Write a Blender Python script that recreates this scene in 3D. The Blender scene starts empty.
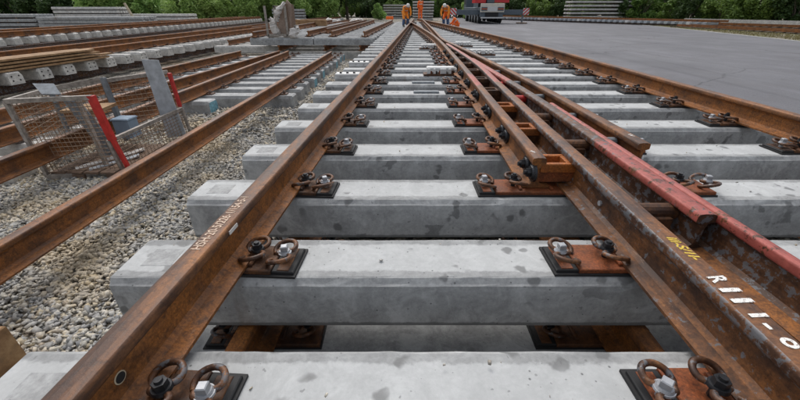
import bpy, bmesh, math, random
import numpy as np
from mathutils import Vector, Matrix, Euler
random.seed(7); np.random.seed(7)
R = math.radians
SC = bpy.context.scene
COL = SC.collection

# ------------------------------------------------------------------ camera, light, exposure
cam = bpy.data.cameras.new('camera'); camo = bpy.data.objects.new('camera', cam); COL.objects.link(camo)
camo.location = (0, 0, .885); camo.rotation_euler = (math.pi/2 - math.atan(192/355), 0, 0)
cam.sensor_width = 36; cam.lens = 36*355/800; cam.clip_start = .02; cam.clip_end = 2000
SC.camera = camo
W = bpy.data.worlds.new("World"); SC.world = W; W.use_nodes = True
wn = W.node_tree; sky = wn.nodes.new('ShaderNodeTexSky'); sky.sky_type = 'NISHITA'; sky.sun_disc = False
SUN_EL, SUN_AZ = R(56), R(-18)
sky.sun_elevation = SUN_EL; sky.sun_rotation = SUN_AZ; sky.air_density = 1.2; sky.dust_density = 4.5; sky.ozone_density = 1.0
hs_ = wn.nodes.new('ShaderNodeHueSaturation'); hs_.inputs['Saturation'].default_value = .34      # an overcast sky: nearly colourless
wn.links.new(sky.outputs[0], hs_.inputs['Color']); wn.links.new(hs_.outputs[0], wn.nodes['Background'].inputs[0]); wn.nodes['Background'].inputs[1].default_value = .15
sl = bpy.data.lights.new('sun', 'SUN'); sl.energy = .62; sl.angle = R(40); sl.color = (1, .97, .93)
so = bpy.data.objects.new('sun', sl); COL.objects.link(so)
d = Vector((math.sin(SUN_AZ)*math.cos(SUN_EL), math.cos(SUN_AZ)*math.cos(SUN_EL), math.sin(SUN_EL)))
so.rotation_euler = d.to_track_quat('Z', 'Y').to_euler(); so.location = (0, 0, 30)
SC.view_settings.view_transform = 'Standard'; SC.view_settings.look = 'None'
SC.view_settings.gamma = 1; SC.view_settings.exposure = .26

G = -.68      # ground level; z = 0 is the top of the near panel's concrete sleepers

# ------------------------------------------------------------------ node helpers
class NT:
    def __init__(s, name, rough=.8, metal=0.):
        s.m = bpy.data.materials.new(name); s.m.use_nodes = True; s.t = s.m.node_tree
        s.b = s.t.nodes['Principled BSDF']; s.b.inputs['Roughness'].default_value = rough
        s.b.inputs['Metallic'].default_value = metal
        s.co = s.t.nodes.new('ShaderNodeTexCoord')
    def n(s, typ, **kw):
        o = s.t.nodes.new(typ)
        for k, v in kw.items(): setattr(o, k, v)
        return o
    def l(s, a, b): s.t.links.new(a, b)
    def coord(s, scale=(1, 1, 1), rnd=True):
        mp = s.n('ShaderNodeMapping'); mp.inputs['Scale'].default_value = scale
        if rnd:
            oi = s.n('ShaderNodeObjectInfo'); mu = s.n('ShaderNodeMath', operation='MULTIPLY'); mu.inputs[1].default_value = 57.3
            s.l(oi.outputs['Random'], mu.inputs[0])
            cb = s.n('ShaderNodeCombineXYZ')
            for i in range(3): s.l(mu.outputs[0], cb.inputs[i])
            s.l(cb.outputs[0], mp.inputs['Location'])
        s.l(s.co.outputs['Object'], mp.inputs['Vector']); return mp.outputs[0]
    def noise(s, vec, scale, detail=5, rough=.55, dist=0.):
        o = s.n('ShaderNodeTexNoise'); o.inputs['Scale'].default_value = scale; o.inputs['Detail'].default_value = detail
        o.inputs['Roughness'].default_value = rough; o.inputs['Distortion'].default_value = dist
        s.l(vec, o.inputs['Vector']); return o.outputs['Fac']
    def ramp(s, fac, stops):
        o = s.n('ShaderNodeValToRGB'); e = o.color_ramp.elements
        while len(e) < len(stops): e.new(.5)
        for i, (p, c) in enumerate(stops):
            e[i].position = p; e[i].color = (c, c, c, 1) if isinstance(c, (int, float)) else (*c, 1)
        s.l(fac, o.inputs[0]); return o.outputs[0]
    def mix(s, fac, a, b, mode='MIX'):
        o = s.n('ShaderNodeMix', data_type='RGBA', blend_type=mode)
        for i, v in ((0, fac), (6, a), (7, b)):
            if isinstance(v, (int, float)): o.inputs[i].default_value = v
            elif isinstance(v, tuple): o.inputs[i].default_value = (*v, 1)
            else: s.l(v, o.inputs[i])
        return o.outputs[2]
    def math(s, op, a, b=None):
        o = s.n('ShaderNodeMath', operation=op)
        for i, v in ((0, a), (1, b)):
            if v is None: continue
            if isinstance(v, (int, float)): o.inputs[i].default_value = v
            else: s.l(v, o.inputs[i])
        return o.outputs[0]
    def smooth(s, v, a, b):
        o = s.n('ShaderNodeMapRange', interpolation_type='SMOOTHSTEP'); s.l(v, o.inputs[0])
        o.inputs[1].default_value = a; o.inputs[2].default_value = b; return o.outputs[0]
    def sep(s, what='Object'):
        o = s.n('ShaderNodeSeparateXYZ'); s.l(s.co.outputs[what], o.inputs[0]); return o.outputs
    def bump(s, h, strength=.3, dist=.01):
        o = s.n('ShaderNodeBump'); o.inputs['Strength'].default_value = strength; o.inputs['Distance'].default_value = dist
        s.l(h, o.inputs['Height']); s.l(o.outputs[0], s.b.inputs['Normal'])
    def col(s, c):
        if isinstance(c, tuple): s.b.inputs['Base Color'].default_value = (*c, 1)
        else: s.l(c, s.b.inputs['Base Color'])
    def ro(s, c): s.l(c, s.b.inputs['Roughness'])

def simple(name, c, rough=.6, metal=0., var=.25, scale=9, bump=.1):
    n = NT(name, rough, metal); v = n.coord()
    f = n.noise(v, scale, 6)
    n.col(n.mix(n.ramp(f, [(.3, 0.), (.7, 1.)]), tuple(x*(1-var) for x in c), tuple(min(1, x*(1+var)) for x in c)))
    if bump: n.bump(n.noise(v, scale*8, 4), bump, .004)
    return n.m

def concrete(name, base=.33, tone=(.975, 1, 1.0), damp=1., edge=True):
    n = NT(name, .85); v = n.coord(); o = n.sep(); y = n.math('ABSOLUTE', o[1])
    big = n.noise(v, 3.2, 6, .6); fine = n.noise(v, 60, 5, .7); mid = n.noise(v, 13, 6, .65)
    lo = tuple(base*.66*t for t in tone); hi = tuple(base*1.28*t for t in tone)
    c = n.mix(n.ramp(n.math('ADD', n.math('MULTIPLY', big, .6), n.math('MULTIPLY', mid, .4)), [(.36, 0.), (.64, 1.)]), lo, hi)
    c = n.mix(.35, c, n.ramp(fine, [(.3, base*.45), (.7, base*1.45)]), 'MIX')
    cl = n.noise(n.coord((1, 1, 1)), 7, 8, .75, .6)
    c = n.mix(n.ramp(cl, [(.5, 0.), (.62, .45)]), c, tuple(base*1.7*t for t in tone)); c = n.mix(n.ramp(cl, [(.36, .45), (.47, 0.)]), c, tuple(base*.5*t for t in tone))
    if edge:   # pale laitance in the middle of the top, damp grey margins with a ragged line
        e = n.math('ADD', y, n.math('MULTIPLY', n.math('SUBTRACT', n.noise(v, 9, 5, .7), .5), .07))
        ef = n.smooth(e, .078, .092)
        topm = n.smooth(o[2], -.004, -.001)
        c = n.mix(n.math('MULTIPLY', n.math('MULTIPLY', ef, topm), .42), c, tuple(base*.52*t for t in tone))
        lait = n.math('MULTIPLY', n.math('MULTIPLY', n.math('SUBTRACT', 1., ef), topm), .55)
        c = n.mix(lait, c, tuple(min(1, base*1.38*t) for t in tone))
        # faces: vertical streaks of damp, wet patches, a darker band along the bottom
        side = n.math('SUBTRACT', 1., n.smooth(o[2], -.03, -.012))
        st = n.noise(n.coord((1, 1, .12)), 30, 4, .6)
        c = n.mix(n.math('MULTIPLY', side, n.ramp(st, [(.40, 0.), (.70, .40)])), c, tuple(base*.78*t for t in tone))
        wet = n.math('MULTIPLY', n.smooth(n.noise(v, 7.5, 5, .55), .60, .635), n.smooth(n.noise(v, 1.7, 2), .50, .56))
        c = n.mix(n.math('MULTIPLY', n.math('MULTIPLY', wet, side), .62), c, tuple(base*.28*t for t in tone))
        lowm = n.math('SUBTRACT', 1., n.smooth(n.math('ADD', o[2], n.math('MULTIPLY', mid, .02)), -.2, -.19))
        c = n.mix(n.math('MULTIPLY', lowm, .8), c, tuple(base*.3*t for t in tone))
    if damp:   # round damp blotches
        vo = n.n('ShaderNodeTexVoronoi', feature='F1'); vo.inputs['Scale'].default_value = 11
        wv = n.n('ShaderNodeVectorMath', operation='ADD')
        nz = n.n('ShaderNodeTexNoise'); nz.inputs['Scale'].default_value = 18; n.l(v, nz.inputs['Vector'])
        sc = n.n('ShaderNodeVectorMath', operation='SCALE'); n.l(nz.outputs['Color'], sc.inputs[0]); sc.inputs['Scale'].default_value = .06
        n.l(v, wv.inputs[0]); n.l(sc.outputs[0], wv.inputs[1]); n.l(wv.outputs[0], vo.inputs['Vector'])
        d1 = n.math('SUBTRACT', 1., n.smooth(vo.outputs['Distance'], .2, .33))
        gate = n.smooth(n.noise(v, 2.6, 2), .50, .55)
        c = n.mix(n.math('MULTIPLY', n.math('MULTIPLY', d1, gate),   .75*damp), c, tuple(base*.30*t for t in tone))
        pit = n.math('SUBTRACT', 1., n.smooth(n.noise(v, 55, 1), .24, .27))
        c = n.mix(n.math('MULTIPLY', pit, .5), c, tuple(base*.35*t for t in tone))
        n.ro(n.ramp(n.math('MULTIPLY', d1, gate), [(0., .86), (1., .6)]))
    if edge:   # small air holes in the cast faces
        ah = n.n('ShaderNodeTexVoronoi', feature='F1'); ah.inputs['Scale'].default_value = 34; n.l(v, ah.inputs['Vector'])
        hs3 = n.n('ShaderNodeSeparateColor'); n.l(ah.outputs['Color'], hs3.inputs[0])
        hole = n.math('MULTIPLY', n.math('SUBTRACT', 1., n.smooth(ah.outputs['Distance'], .08, .15)), n.smooth(hs3.outputs[0], .72, .74))
        c = n.mix(n.math('MULTIPLY', hole, .75), c, tuple(base*.22*t for t in tone))
        rs = n.smooth(n.noise(n.coord((4.5, .5, .5)), 1., 3, .5), .66, .74)
        c = n.mix(n.math('MULTIPLY', rs, .5), c, (.17, .115, .08))
    n.col(c); n.bump(n.math('ADD', n.math('MULTIPLY', fine, .6), mid), .35, .004)
    return n.m

def rust(name, orange=.5, dark=1., red=None, rough=.62, stretch=(1, .18, 1), grey=0., dk=.6, hot=(.56, .20, .035)):
    """weathered steel; red = list of (y0, y1) stretches of red paint on the head"""
    n = NT(name, rough, .15); v = n.coord(); vs = n.coord(stretch)
    a = n.noise(vs, 16, 6, .7); b = n.noise(v, 4.5, 6, .65); f = n.noise(v, 110, 4, .75); p = n.noise(v, 28, 5, .7)
    c = n.ramp(a, [(.30, (.028*dark, .014*dark, .010*dark)), (.46, (.075*dark, .034*dark, .018*dark)), (.58, (.165*dark, .070*dark, .028*dark)), (.74, (.36*dark, .165*dark, .065*dark))])
    of = n.ramp(b, [(.56-.25*orange, 0.), (.80-.2*orange, 1.)])
    c = n.mix(n.math('MULTIPLY', of, min(.9, .75*orange)), c, n.mix(n.ramp(f, [(.3, 0.), (.7, 1.)]), tuple(x*.36 for x in hot), hot))
    c = n.mix(n.ramp(p, [(.36, dk), (.5, 0.)]), c, n.mix(f, (.018, .010, .008), (.05, .022, .014)))
    c = n.mix(.45, c, n.ramp(f, [(.3, .3), (.72, 1.)]), 'MULTIPLY')
    lf = n.smooth(n.noise(vs, 40, 4, .7), .64, .74)
    c = n.mix(n.math('MULTIPLY', lf, .35), c, (.34, .22, .15))
    if grey:
        gf = n.smooth(p, .62-.2*grey, .66-.2*grey)
        c = n.mix(n.math('MULTIPLY', gf, .8), c, (.13, .14, .155))
    if red:
        y = n.math('ADD', n.sep()[1], n.math('MULTIPLY', n.math('SUBTRACT', p, .5), .5))
        t = None
        for y0, y1 in red:
            q = n.math('MULTIPLY', n.smooth(y, y0-.03, y0+.03), n.math('SUBTRACT', 1., n.smooth(y, y1-.03, y1+.03)))
            t = q if t is None else n.math('MAXIMUM', t, q)
        wear = n.smooth(n.noise(v, 26, 7, .75), .42, .47)
        c = n.mix(n.math('MULTIPLY', n.math('MULTIPLY', t, wear), .93), c, n.mix(n.ramp(p, [(.3, .2), (.7, 1.)]), (.22, .05, .04), n.mix(a, (.38, .075, .06), (.50, .14, .11))))
    n.col(c); n.bump(n.math('ADD', n.math('MULTIPLY', f, .5), p), .5, .0025); n.ro(n.ramp(a, [(.3, rough-.14), (.7, rough+.15)]))
    return n.m

M = {}
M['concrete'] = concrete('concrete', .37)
M['concrete_plain'] = concrete('concrete_plain', .33, damp=.5, edge=False)
M['concrete_old'] = concrete('concrete_old', .50, (1, .965, .89), .6, False)
M['concrete_white'] = concrete('concrete_white', .58, (1, .97, .9), .3, False)
M['rail'] = rust('rail_rust', 1.0, 1.05, dk=.55)
M['foot'] = rust('rail_foot_rust', 1.0, 1.15, stretch=(1, .4, 1))
M['web_brown'] = rust('rail_web_brown', .6, .95, grey=.15)
M['foot_dark'] = rust('rail_foot_dark', .45, 1.15, stretch=(1, .3, 1), grey=.2)
M['head'] = rust('rail_head_rust', .22, 1.2, rough=.5)
M['head_orange'] = rust('rail_head_orange', .7, 1.15, rough=.5)
M['head_nose'] = rust('rail_head_red_nose', .7, 1.25, [(3.9, 9)], .45, grey=.05)
M['head_leg'] = rust('rail_head_red_leg', .35, 1.2, [(-1, 1.98), (4.0, 9)], .45, grey=.45)
M['head_red'] = rust('rail_head_red', .3, 1., [(-1, 9)], .45)
M['head_wing'] = rust('rail_head_wing', .5, 1.3, [(3.7, 4.4)], .5)
M['worn'] = rust('worn_gauge_corner', .3, 1.2, None, .42, grey=.7)
M['worn_band'] = rust('worn_web_band', .35, .9, None, .5, grey=.8)
M['dark_web'] = rust('rail_web_dark', .25, .75, grey=.5)
M['plate'] = rust('baseplate_orange', 1.25, 1., stretch=(1, 1, 1), dk=.3, hot=(.42, .11, .03))
M['block'] = rust('block_orange', 1.3, 1.1, stretch=(1, 1, 1), dk=.2, hot=(.68, .20, .03))
M['plate_dark'] = rust('baseplate_dark', .35, .8, stretch=(1, 1, 1))
M['clip'] = rust('clip_rust', .25, 1.15, rough=.5, stretch=(1, 1, 1), grey=.35)
M['zinc'] = simple('zinc_bolt', (.36, .37, .39), .5, .4, .2, 30)
M['blacknut'] = simple('black_nut', (.035, .036, .04), .38, .6, .4, 40)
M['pad'] = simple('rubber_pad', (.014, .014, .015), .7)
M['white'] = simple('white_cover', (.62, .62, .61), .5, 0, .06)
M['bluepaint'] = simple('blue_marker_paint', (.17, .36, .44), .75, 0, .4, 30)
M['bluebox'] = simple('pale_blue_plastic', (.27, .36, .46), .6, 0, .12)
M['galv'] = simple('galvanised_steel', (.40, .43, .46), .55, .1, .25, 14)
M['galv_dull'] = simple('dull_grey_strip', (.19, .21, .23), .6, .1, .3, 20)
M['frame'] = simple('weathered_frame', (.30, .27, .24), .6, .25, .4, 25)
M['wire'] = simple('rusty_wire', (.27, .19, .13), .6, .3, .4, 40)
M['redsteel'] = simple('red_painted_steel', (.50, .03, .025), .4, 0, .25, 15)
M['board'] = simple('crate_floor_board', (.17, .11, .075), .85, 0, .4, 20)
def worn_paint(name, c):
    n = NT(name, .7); v = n.coord((1, 1, 1), False)
    n.col(n.mix(n.smooth(n.noise(v, 130, 5, .8), .40, .47), (.13, .06, .04), n.mix(n.noise(v, 30, 3), tuple(x*.8 for x in c), c))); return n.m
M['whitepaint'] = worn_paint('white_paint_writing', (.85, .84, .8))
M['chalk'] = worn_paint('chalk_writing', (.66, .50, .38))
M['yellow'] = worn_paint('yellow_paint', (.78, .56, .07))
M['tag'] = simple('yellow_tag', (.75, .72, .02), .5, 0, .08)
M['denim'] = simple('denim', (.08, .13, .25), .9)
M['hivis'] = simple('hivis_orange', (.95, .17, .02), .75, 0, .1)
M['hivis2'] = simple('hivis_amber', (.95, .30, .03), .75, 0, .12)
M['boot'] = simple('boot_leather', (.03, .025, .02), .7)
M['skin'] = simple('skin', (.5, .28, .19), .6, 0, .05)
M['helmet'] = simple('helmet_white', (.75, .74, .7), .4, 0, .04)
M['silverstripe'] = simple('reflective_stripe', (.55, .56, .55), .4)
M['truckgrey'] = simple('truck_grey', (.10, .125, .15), .45, .1, .15)
M['truckred'] = simple('truck_red', (.55, .03, .035), .35, 0, .1)
M['truckwhite'] = simple('truck_white', (.62, .58, .50), .5, 0, .1)
M['tyre'] = simple('tyre_rubber', (.018, .018, .019), .85, 0, .2, 20)
M['lamp'] = simple('lamp_lens', (.5, .09, .02), .25, 0, .1)
M['sack'] = simple('white_sacking', (.6, .57, .54), .9, 0, .2, 12)
M['brownboard'] = simple('brown_board', (.33, .25, .20), .85, 0, .25, 12)
M['dirt'] = simple('track_dirt', (.12, .10, .08), .95, 0, .5, 6)
M['wirepole'] = simple('pale_pole', (.5, .42, .3), .7)

n = NT('timber', .8); v = n.coord((.12, 1, 1)); a = n.noise(v, 26, 6, .6)
n.col(n.mix(.35, n.ramp(a, [(.3, (.10, .05, .02)), (.5, (.25, .135, .055)), (.72, (.42, .27, .14))]), n.ramp(n.noise(n.coord(), 5, 3), [(.3, (.2, .1, .05)), (.7, (.6, .42, .24))]))); n.bump(a, .4, .004); M['timber'] = n.m

n = NT('asphalt', .8); v = n.coord((1, 1, 1), False)
c = n.mix(n.ramp(n.noise(n.coord((1, .35, 1), False), .35, 5, .6), [(.35, 0.), (.7, 1.)]), (.082, .082, .098), (.138, .137, .158))
c = n.mix(.3, c, n.ramp(n.noise(v, 45, 4, .8), [(.3, .03), (.75, .34)]))
c = n.mix(n.math('MULTIPLY', n.smooth(n.noise(v, .9, 4), .54, .6), .4), c, (.115, .112, .12)); c = n.mix(n.math('MULTIPLY', n.smooth(n.noise(n.coord((1, .15, 1), False), 1.6, 5), .56, .66), .35), c, (.18, .178, .20))
c = n.mix(n.math('MULTIPLY', n.smooth(n.noise(v, 3.5, 3), .64, .68), .5), c, (.08, .078, .08))
ck = n.n('ShaderNodeTexVoronoi', feature='DISTANCE_TO_EDGE'); ck.inputs['Scale'].default_value = .16
wv = n.n('ShaderNodeVectorMath', operation='ADD'); nz = n.n('ShaderNodeTexNoise'); nz.inputs['Scale'].default_value = .7; nz.inputs['Detail'].default_value = 6
n.l(v, nz.inputs['Vector']); n.l(v, wv.inputs[0]); n.l(nz.outputs['Color'], wv.inputs[1]); n.l(wv.outputs[0], ck.inputs['Vector'])
c = n.mix(n.math('MULTIPLY', n.math('SUBTRACT', 1., n.smooth(ck.outputs['Distance'], .0015, .006)), .6), c, (.045, .045, .048))
ty = n.noise(n.coord((1.3, .02, 1), False), 2.2, 3, .6); c = n.mix(n.ramp(ty, [(.55, 0.), (.68, .35)]), c, (.06, .06, .068))
n.col(c); n.bump(n.noise(v, 70, 3), .8, .008); n.ro(n.ramp(n.noise(v, .5, 3), [(.3, .6), (.7, .85)])); M['asphalt'] = n.m

n = NT('gravel_ground', .95); v = n.coord((1, 1, 1), False)
vo = n.n('ShaderNodeTexVoronoi', feature='F1'); vo.inputs['Scale'].default_value = 26; n.l(v, vo.inputs['Vector'])
hs = n.n('ShaderNodeSeparateColor'); n.l(vo.outputs['Color'], hs.inputs[0])
c = n.ramp(hs.outputs[0], [(0., (.10, .095, .09)), (.4, (.22, .205, .18)), (.75, (.34, .31, .25)), (1., (.48, .44, .38))])
c = n.mix(n.smooth(n.noise(v, .22, 4), .52, .62), c, n.mix(n.noise(v, 20, 4), (.17, .12, .08), (.30, .24, .16)))
n.col(c); n.bump(vo.outputs['Distance'], .9, .03); M['gravel'] = n.m

n = NT('ballast_stone', .9); ge = n.n('ShaderNodeNewGeometry'); v = n.coord((1, 1, 1), False)
c = n.ramp(ge.outputs['Random Per Island'], [(0., (.19, .19, .19)), (.2, (.34, .335, .32)), (.42, (.48, .46, .41)), (.6, (.60, .56, .46)), (.76, (.52, .41, .23)), (.9, (.68, .63, .53)), (1., (.30, .22, .13))])
c = n.mix(.35, c, n.ramp(n.noise(v, 60, 4), [(.3, .1), (.7, .55)]))
c = n.mix(n.ramp(n.noise(v, 1.3, 4), [(.48, 0.), (.64, .6)]), c, (.46, .36, .22), 'MIX'); c = n.mix(n.ramp(n.noise(v, 2.1, 3), [(.36, .5), (.46, 0.)]), c, (.22, .22, .215))
n.col(c); M['stone'] = n.m

n = NT('verge', .95); v = n.coord((1, 1, 1), False)
n.col(n.mix(n.smooth(n.noise(v, .8, 5), .42, .6), n.mix(n.noise(v, 9, 4), (.07, .075, .03), (.19, .18, .08)), n.mix(n.noise(v, 12, 4), (.14, .12, .09), (.26, .23, .17))))
n.bump(n.noise(v, 8, 5), .8, .08); M['verge'] = n.m

def leafmat(name, c0, c1):
    n = NT(name, .55); ge = n.n('ShaderNodeNewGeometry'); oi = n.n('ShaderNodeObjectInfo')
    c = n.mix(ge.outputs['Random Per Island'], c0, c1)
    c = n.mix(n.math('MULTIPLY', oi.outputs['Random'], .35), c, (c1[0]*1.1, c1[1]*.85, c1[2]*.8))
    n.col(c)
    tr = n.n('ShaderNodeBsdfTranslucent'); n.l(c, tr.inputs[0]); ms = n.n('ShaderNodeMixShader'); ms.inputs[0].default_value = .3
    n.l(n.b.outputs[0], ms.inputs[1]); n.l(tr.outputs[0], ms.inputs[2]); n.l(ms.outputs[0], n.t.nodes['Material Output'].inputs[0])
    return n.m
M['leaf_dark'] = leafmat('leaf_dark', (.030, .068, .018), (.085, .155, .042))
M['leaf_mid'] = leafmat('leaf_mid', (.065, .145, .026), (.20, .32, .07))
M['leaf_bright'] = leafmat('leaf_bright', (.20, .36, .09), (.38, .55, .17))
M['weed'] = leafmat('weed_blades', (.12, .12, .05), (.24, .22, .10))
M['bark'] = simple('bark', (.10, .08, .06), .9, 0, .4, 12, .4)
M['stripe_red'] = simple('warning_red', (.6, .03, .03), .4, 0, .05)

# ------------------------------------------------------------------ mesh helpers
class MB:
    def __init__(s): s.v = []; s.f = []; s.mi = []; s.sm = []
    def add(s, verts, faces, mi=0, smooth=False):
        k = len(s.v); s.v += [tuple(p) for p in verts]
        for i, f in enumerate(faces):
            s.f.append([k+j for j in f]); s.mi.append(mi[i] if isinstance(mi, list) else mi); s.sm.append(smooth)
        return s
    def box(s, x0, x1, y0, y1, z0, z1, mi=0, ch=0., mat=None):
        if ch:
            c = ch
            v = [(x0, y0, z0), (x1, y0, z0), (x1, y1, z0), (x0, y1, z0), (x0, y0, z1-c), (x1, y0, z1-c), (x1, y1, z1-c), (x0, y1, z1-c),
                 (x0+c, y0+c, z1), (x1-c, y0+c, z1), (x1-c, y1-c, z1), (x0+c, y1-c, z1)]
            f = [(3, 2, 1, 0), (0, 1, 5, 4), (1, 2, 6, 5), (2, 3, 7, 6), (3, 0, 4, 7), (4, 5, 9, 8), (5, 6, 10, 9), (6, 7, 11, 10), (7, 4, 8, 11), (8, 9, 10, 11)]
        else:
            v = [(x0, y0, z0), (x1, y0, z0), (x1, y1, z0), (x0, y1, z0), (x0, y0, z1), (x1, y0, z1), (x1, y1, z1), (x0, y1, z1)]
            f = [(3, 2, 1, 0), (0, 1, 5, 4), (1, 2, 6, 5), (2, 3, 7, 6), (3, 0, 4, 7), (4, 5, 6, 7)]
        if mat is not None: v = [mat @ Vector(p) for p in v]
        return s.add(v, f, mi)
    def bar(s, a, b, w, h=None, mi=0, up=(0, 0, 1)):
        h = h or w; a = Vector(a); b = Vector(b); d = (b-a); L = d.length; d.normalize()
        u = Vector(up)
        if abs(d.dot(u)) > .95: u = Vector((0, 1, 0))
        x = d.cross(u).normalized(); z = x.cross(d)
        m = Matrix((x, d, z)).transposed().to_4x4(); m.translation = a
        return s.box(-w/2, w/2, 0, L, -h/2, h/2, mi, 0, m)
    def tube(s, pts, r, n=8, mi=0, closed=False, cap=True):
        pts = [Vector(p) for p in pts]; N = len(pts); vs = []; prev = None
        for i, p in enumerate(pts):
            if closed: t = pts[(i+1) % N]-pts[i-1]
            else: t = pts[min(i+1, N-1)]-pts[max(i-1, 0)]
            t.normalize()
            if prev is None:
                u = Vector((0, 0, 1)) if abs(t.z) < .9 else Vector((1, 0, 0)); prev = t.cross(u).normalized()
            prev = (prev - t*prev.dot(t)).normalized(); q = t.cross(prev)
            rr = r[i] if isinstance(r, (list, tuple)) else r
            for k in range(n):
                a = 2*math.pi*k/n; vs.append(p+prev*math.cos(a)*rr+q*math.sin(a)*rr)
        fs = []
        for i in range(N if closed else N-1):
            for k in range(n):
                a = i*n+k; b = i*n+(k+1) % n; c2 = ((i+1) % N)*n
                fs.append((a, b, c2+(k+1) % n, c2+k))
        s.add(vs, fs, mi, True)
        if cap and not closed:
            s.add(vs[:n], [tuple(range(n))[::-1]], mi); s.add(vs[-n:], [tuple(range(n))], mi)
        return s
    def cyl(s, p, ax, r, h, n=12, mi=0, r2=None, smooth=False):
        p = Vector(p); ax = Vector(ax).normalized(); u = ax.orthogonal().normalized(); w = ax.cross(u); r2 = r if r2 is None else r2
        vs = [p+(u*math.cos(2*math.pi*k/n)+w*math.sin(2*math.pi*k/n))*r for k in range(n)]
        vs += [p+ax*h+(u*math.cos(2*math.pi*k/n)+w*math.sin(2*math.pi*k/n))*r2 for k in range(n)]
        s.add(vs, [(k, (k+1) % n, n+(k+1) % n, n+k) for k in range(n)], mi, smooth)
        return s.add(vs, [tuple(range(n))[::-1], tuple(range(n, 2*n))], mi)
    def mesh(s, name, mats):
        me = bpy.data.meshes.new(name); me.from_pydata(s.v, [], s.f)
        for m in (mats if isinstance(mats, list) else [mats]): me.materials.append(M[m] if isinstance(m, str) else m)
        me.polygons.foreach_set('material_index', s.mi); me.polygons.foreach_set('use_smooth', s.sm); me.update(); return me

def wloc(o):
    p = Vector((0, 0, 0))
    while o: p = p+o.location; o = o.parent
    return p
def link(name, me, parent=None, loc=None, rot=None):
    o = bpy.data.objects.new(name, me); COL.objects.link(o)
    if parent: o.parent = parent
    if loc is not None: o.location = loc
    if rot is not None: o.rotation_euler = rot
    return o
def part(name, mb, mats, parent):
    """mesh built in world coordinates, hung under a parent that is only translated"""
    p = wloc(parent); mb.v = [(x-p.x, y-p.y, z-p.z) for x, y, z in mb.v]
    return link(name, mb.mesh(name, mats), parent)
def thing(name, label, cat, loc=(0, 0, 0), rz=0, group=None):
    o = link(name, None, None, loc, (0, 0, rz)); o['label'] = label; o['category'] = cat
    if group: o['group'] = group
    return o
def tag(o, label=None, cat=None, group=None, kind=None):
    for k, v in (('label', label), ('category', cat), ('group', group), ('kind', kind)):
        if v: o[k] = v
    return o
def struct(name, mb, mats): return tag(link(name, mb.mesh(name, mats)), kind='structure')
def dup(o, parent=None, loc=None):
    c = o.copy(); COL.objects.link(c)
    if parent is not None: c.parent = parent
    if loc is not None: c.location = loc
    for ch in list(o.children): dup(ch, c)
    return c
def interp(tab, y):
    if y <= tab[0][0]:
        (a, p), (b, q) = tab[0], tab[1]
    else:
        for (a, p), (b, q) in zip(tab, tab[1:]):
            if y <= b: break
    return p+(q-p)*(y-a)/(b-a)

# ------------------------------------------------------------------ the setting
def poly(pts, z, name, mat, cuts=0):
    mb = MB().add([(x, y, z) for x, y in pts], [tuple(range(len(pts)))]); return struct(name, mb, mat)
poly([(-400, -60), (400, -60), (400, 500), (-400, 500)], G, 'ground', 'gravel')
poly([(3.3, -6), (15.6, -6), (21.0, 20.3), (24.4, 37), (27.5, 62), (20, 74), (8, 70), (4.0, 40)], G+.008, 'asphalt_yard', 'asphalt')
poly([(15.9, -6), (21.2, 20.3), (24.6, 37), (27.7, 62), (34, 95), (140, 95), (140, -6)], G+.004, 'grass_verge', 'verge')
mb = MB()
kl = [(15.6, -6), (21.0, 20.3), (24.4, 37), (27.5, 62)]
for (a, b), (c2, d2) in zip(kl, kl[1:]):
    mb.add([(a, b, G), (a+.22, b, G), (c2+.22, d2, G), (c2, d2, G), (a, b, G+.03), (a+.22, b, G+.03), (c2+.22, d2, G+.03), (c2, d2, G+.03)],
           [(0, 1, 5, 4), (1, 2, 6, 5), (2, 3, 7, 6), (3, 0, 4, 7), (4, 5, 6, 7)])
struct('kerb_strip', mb, 'concrete_plain')

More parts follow.
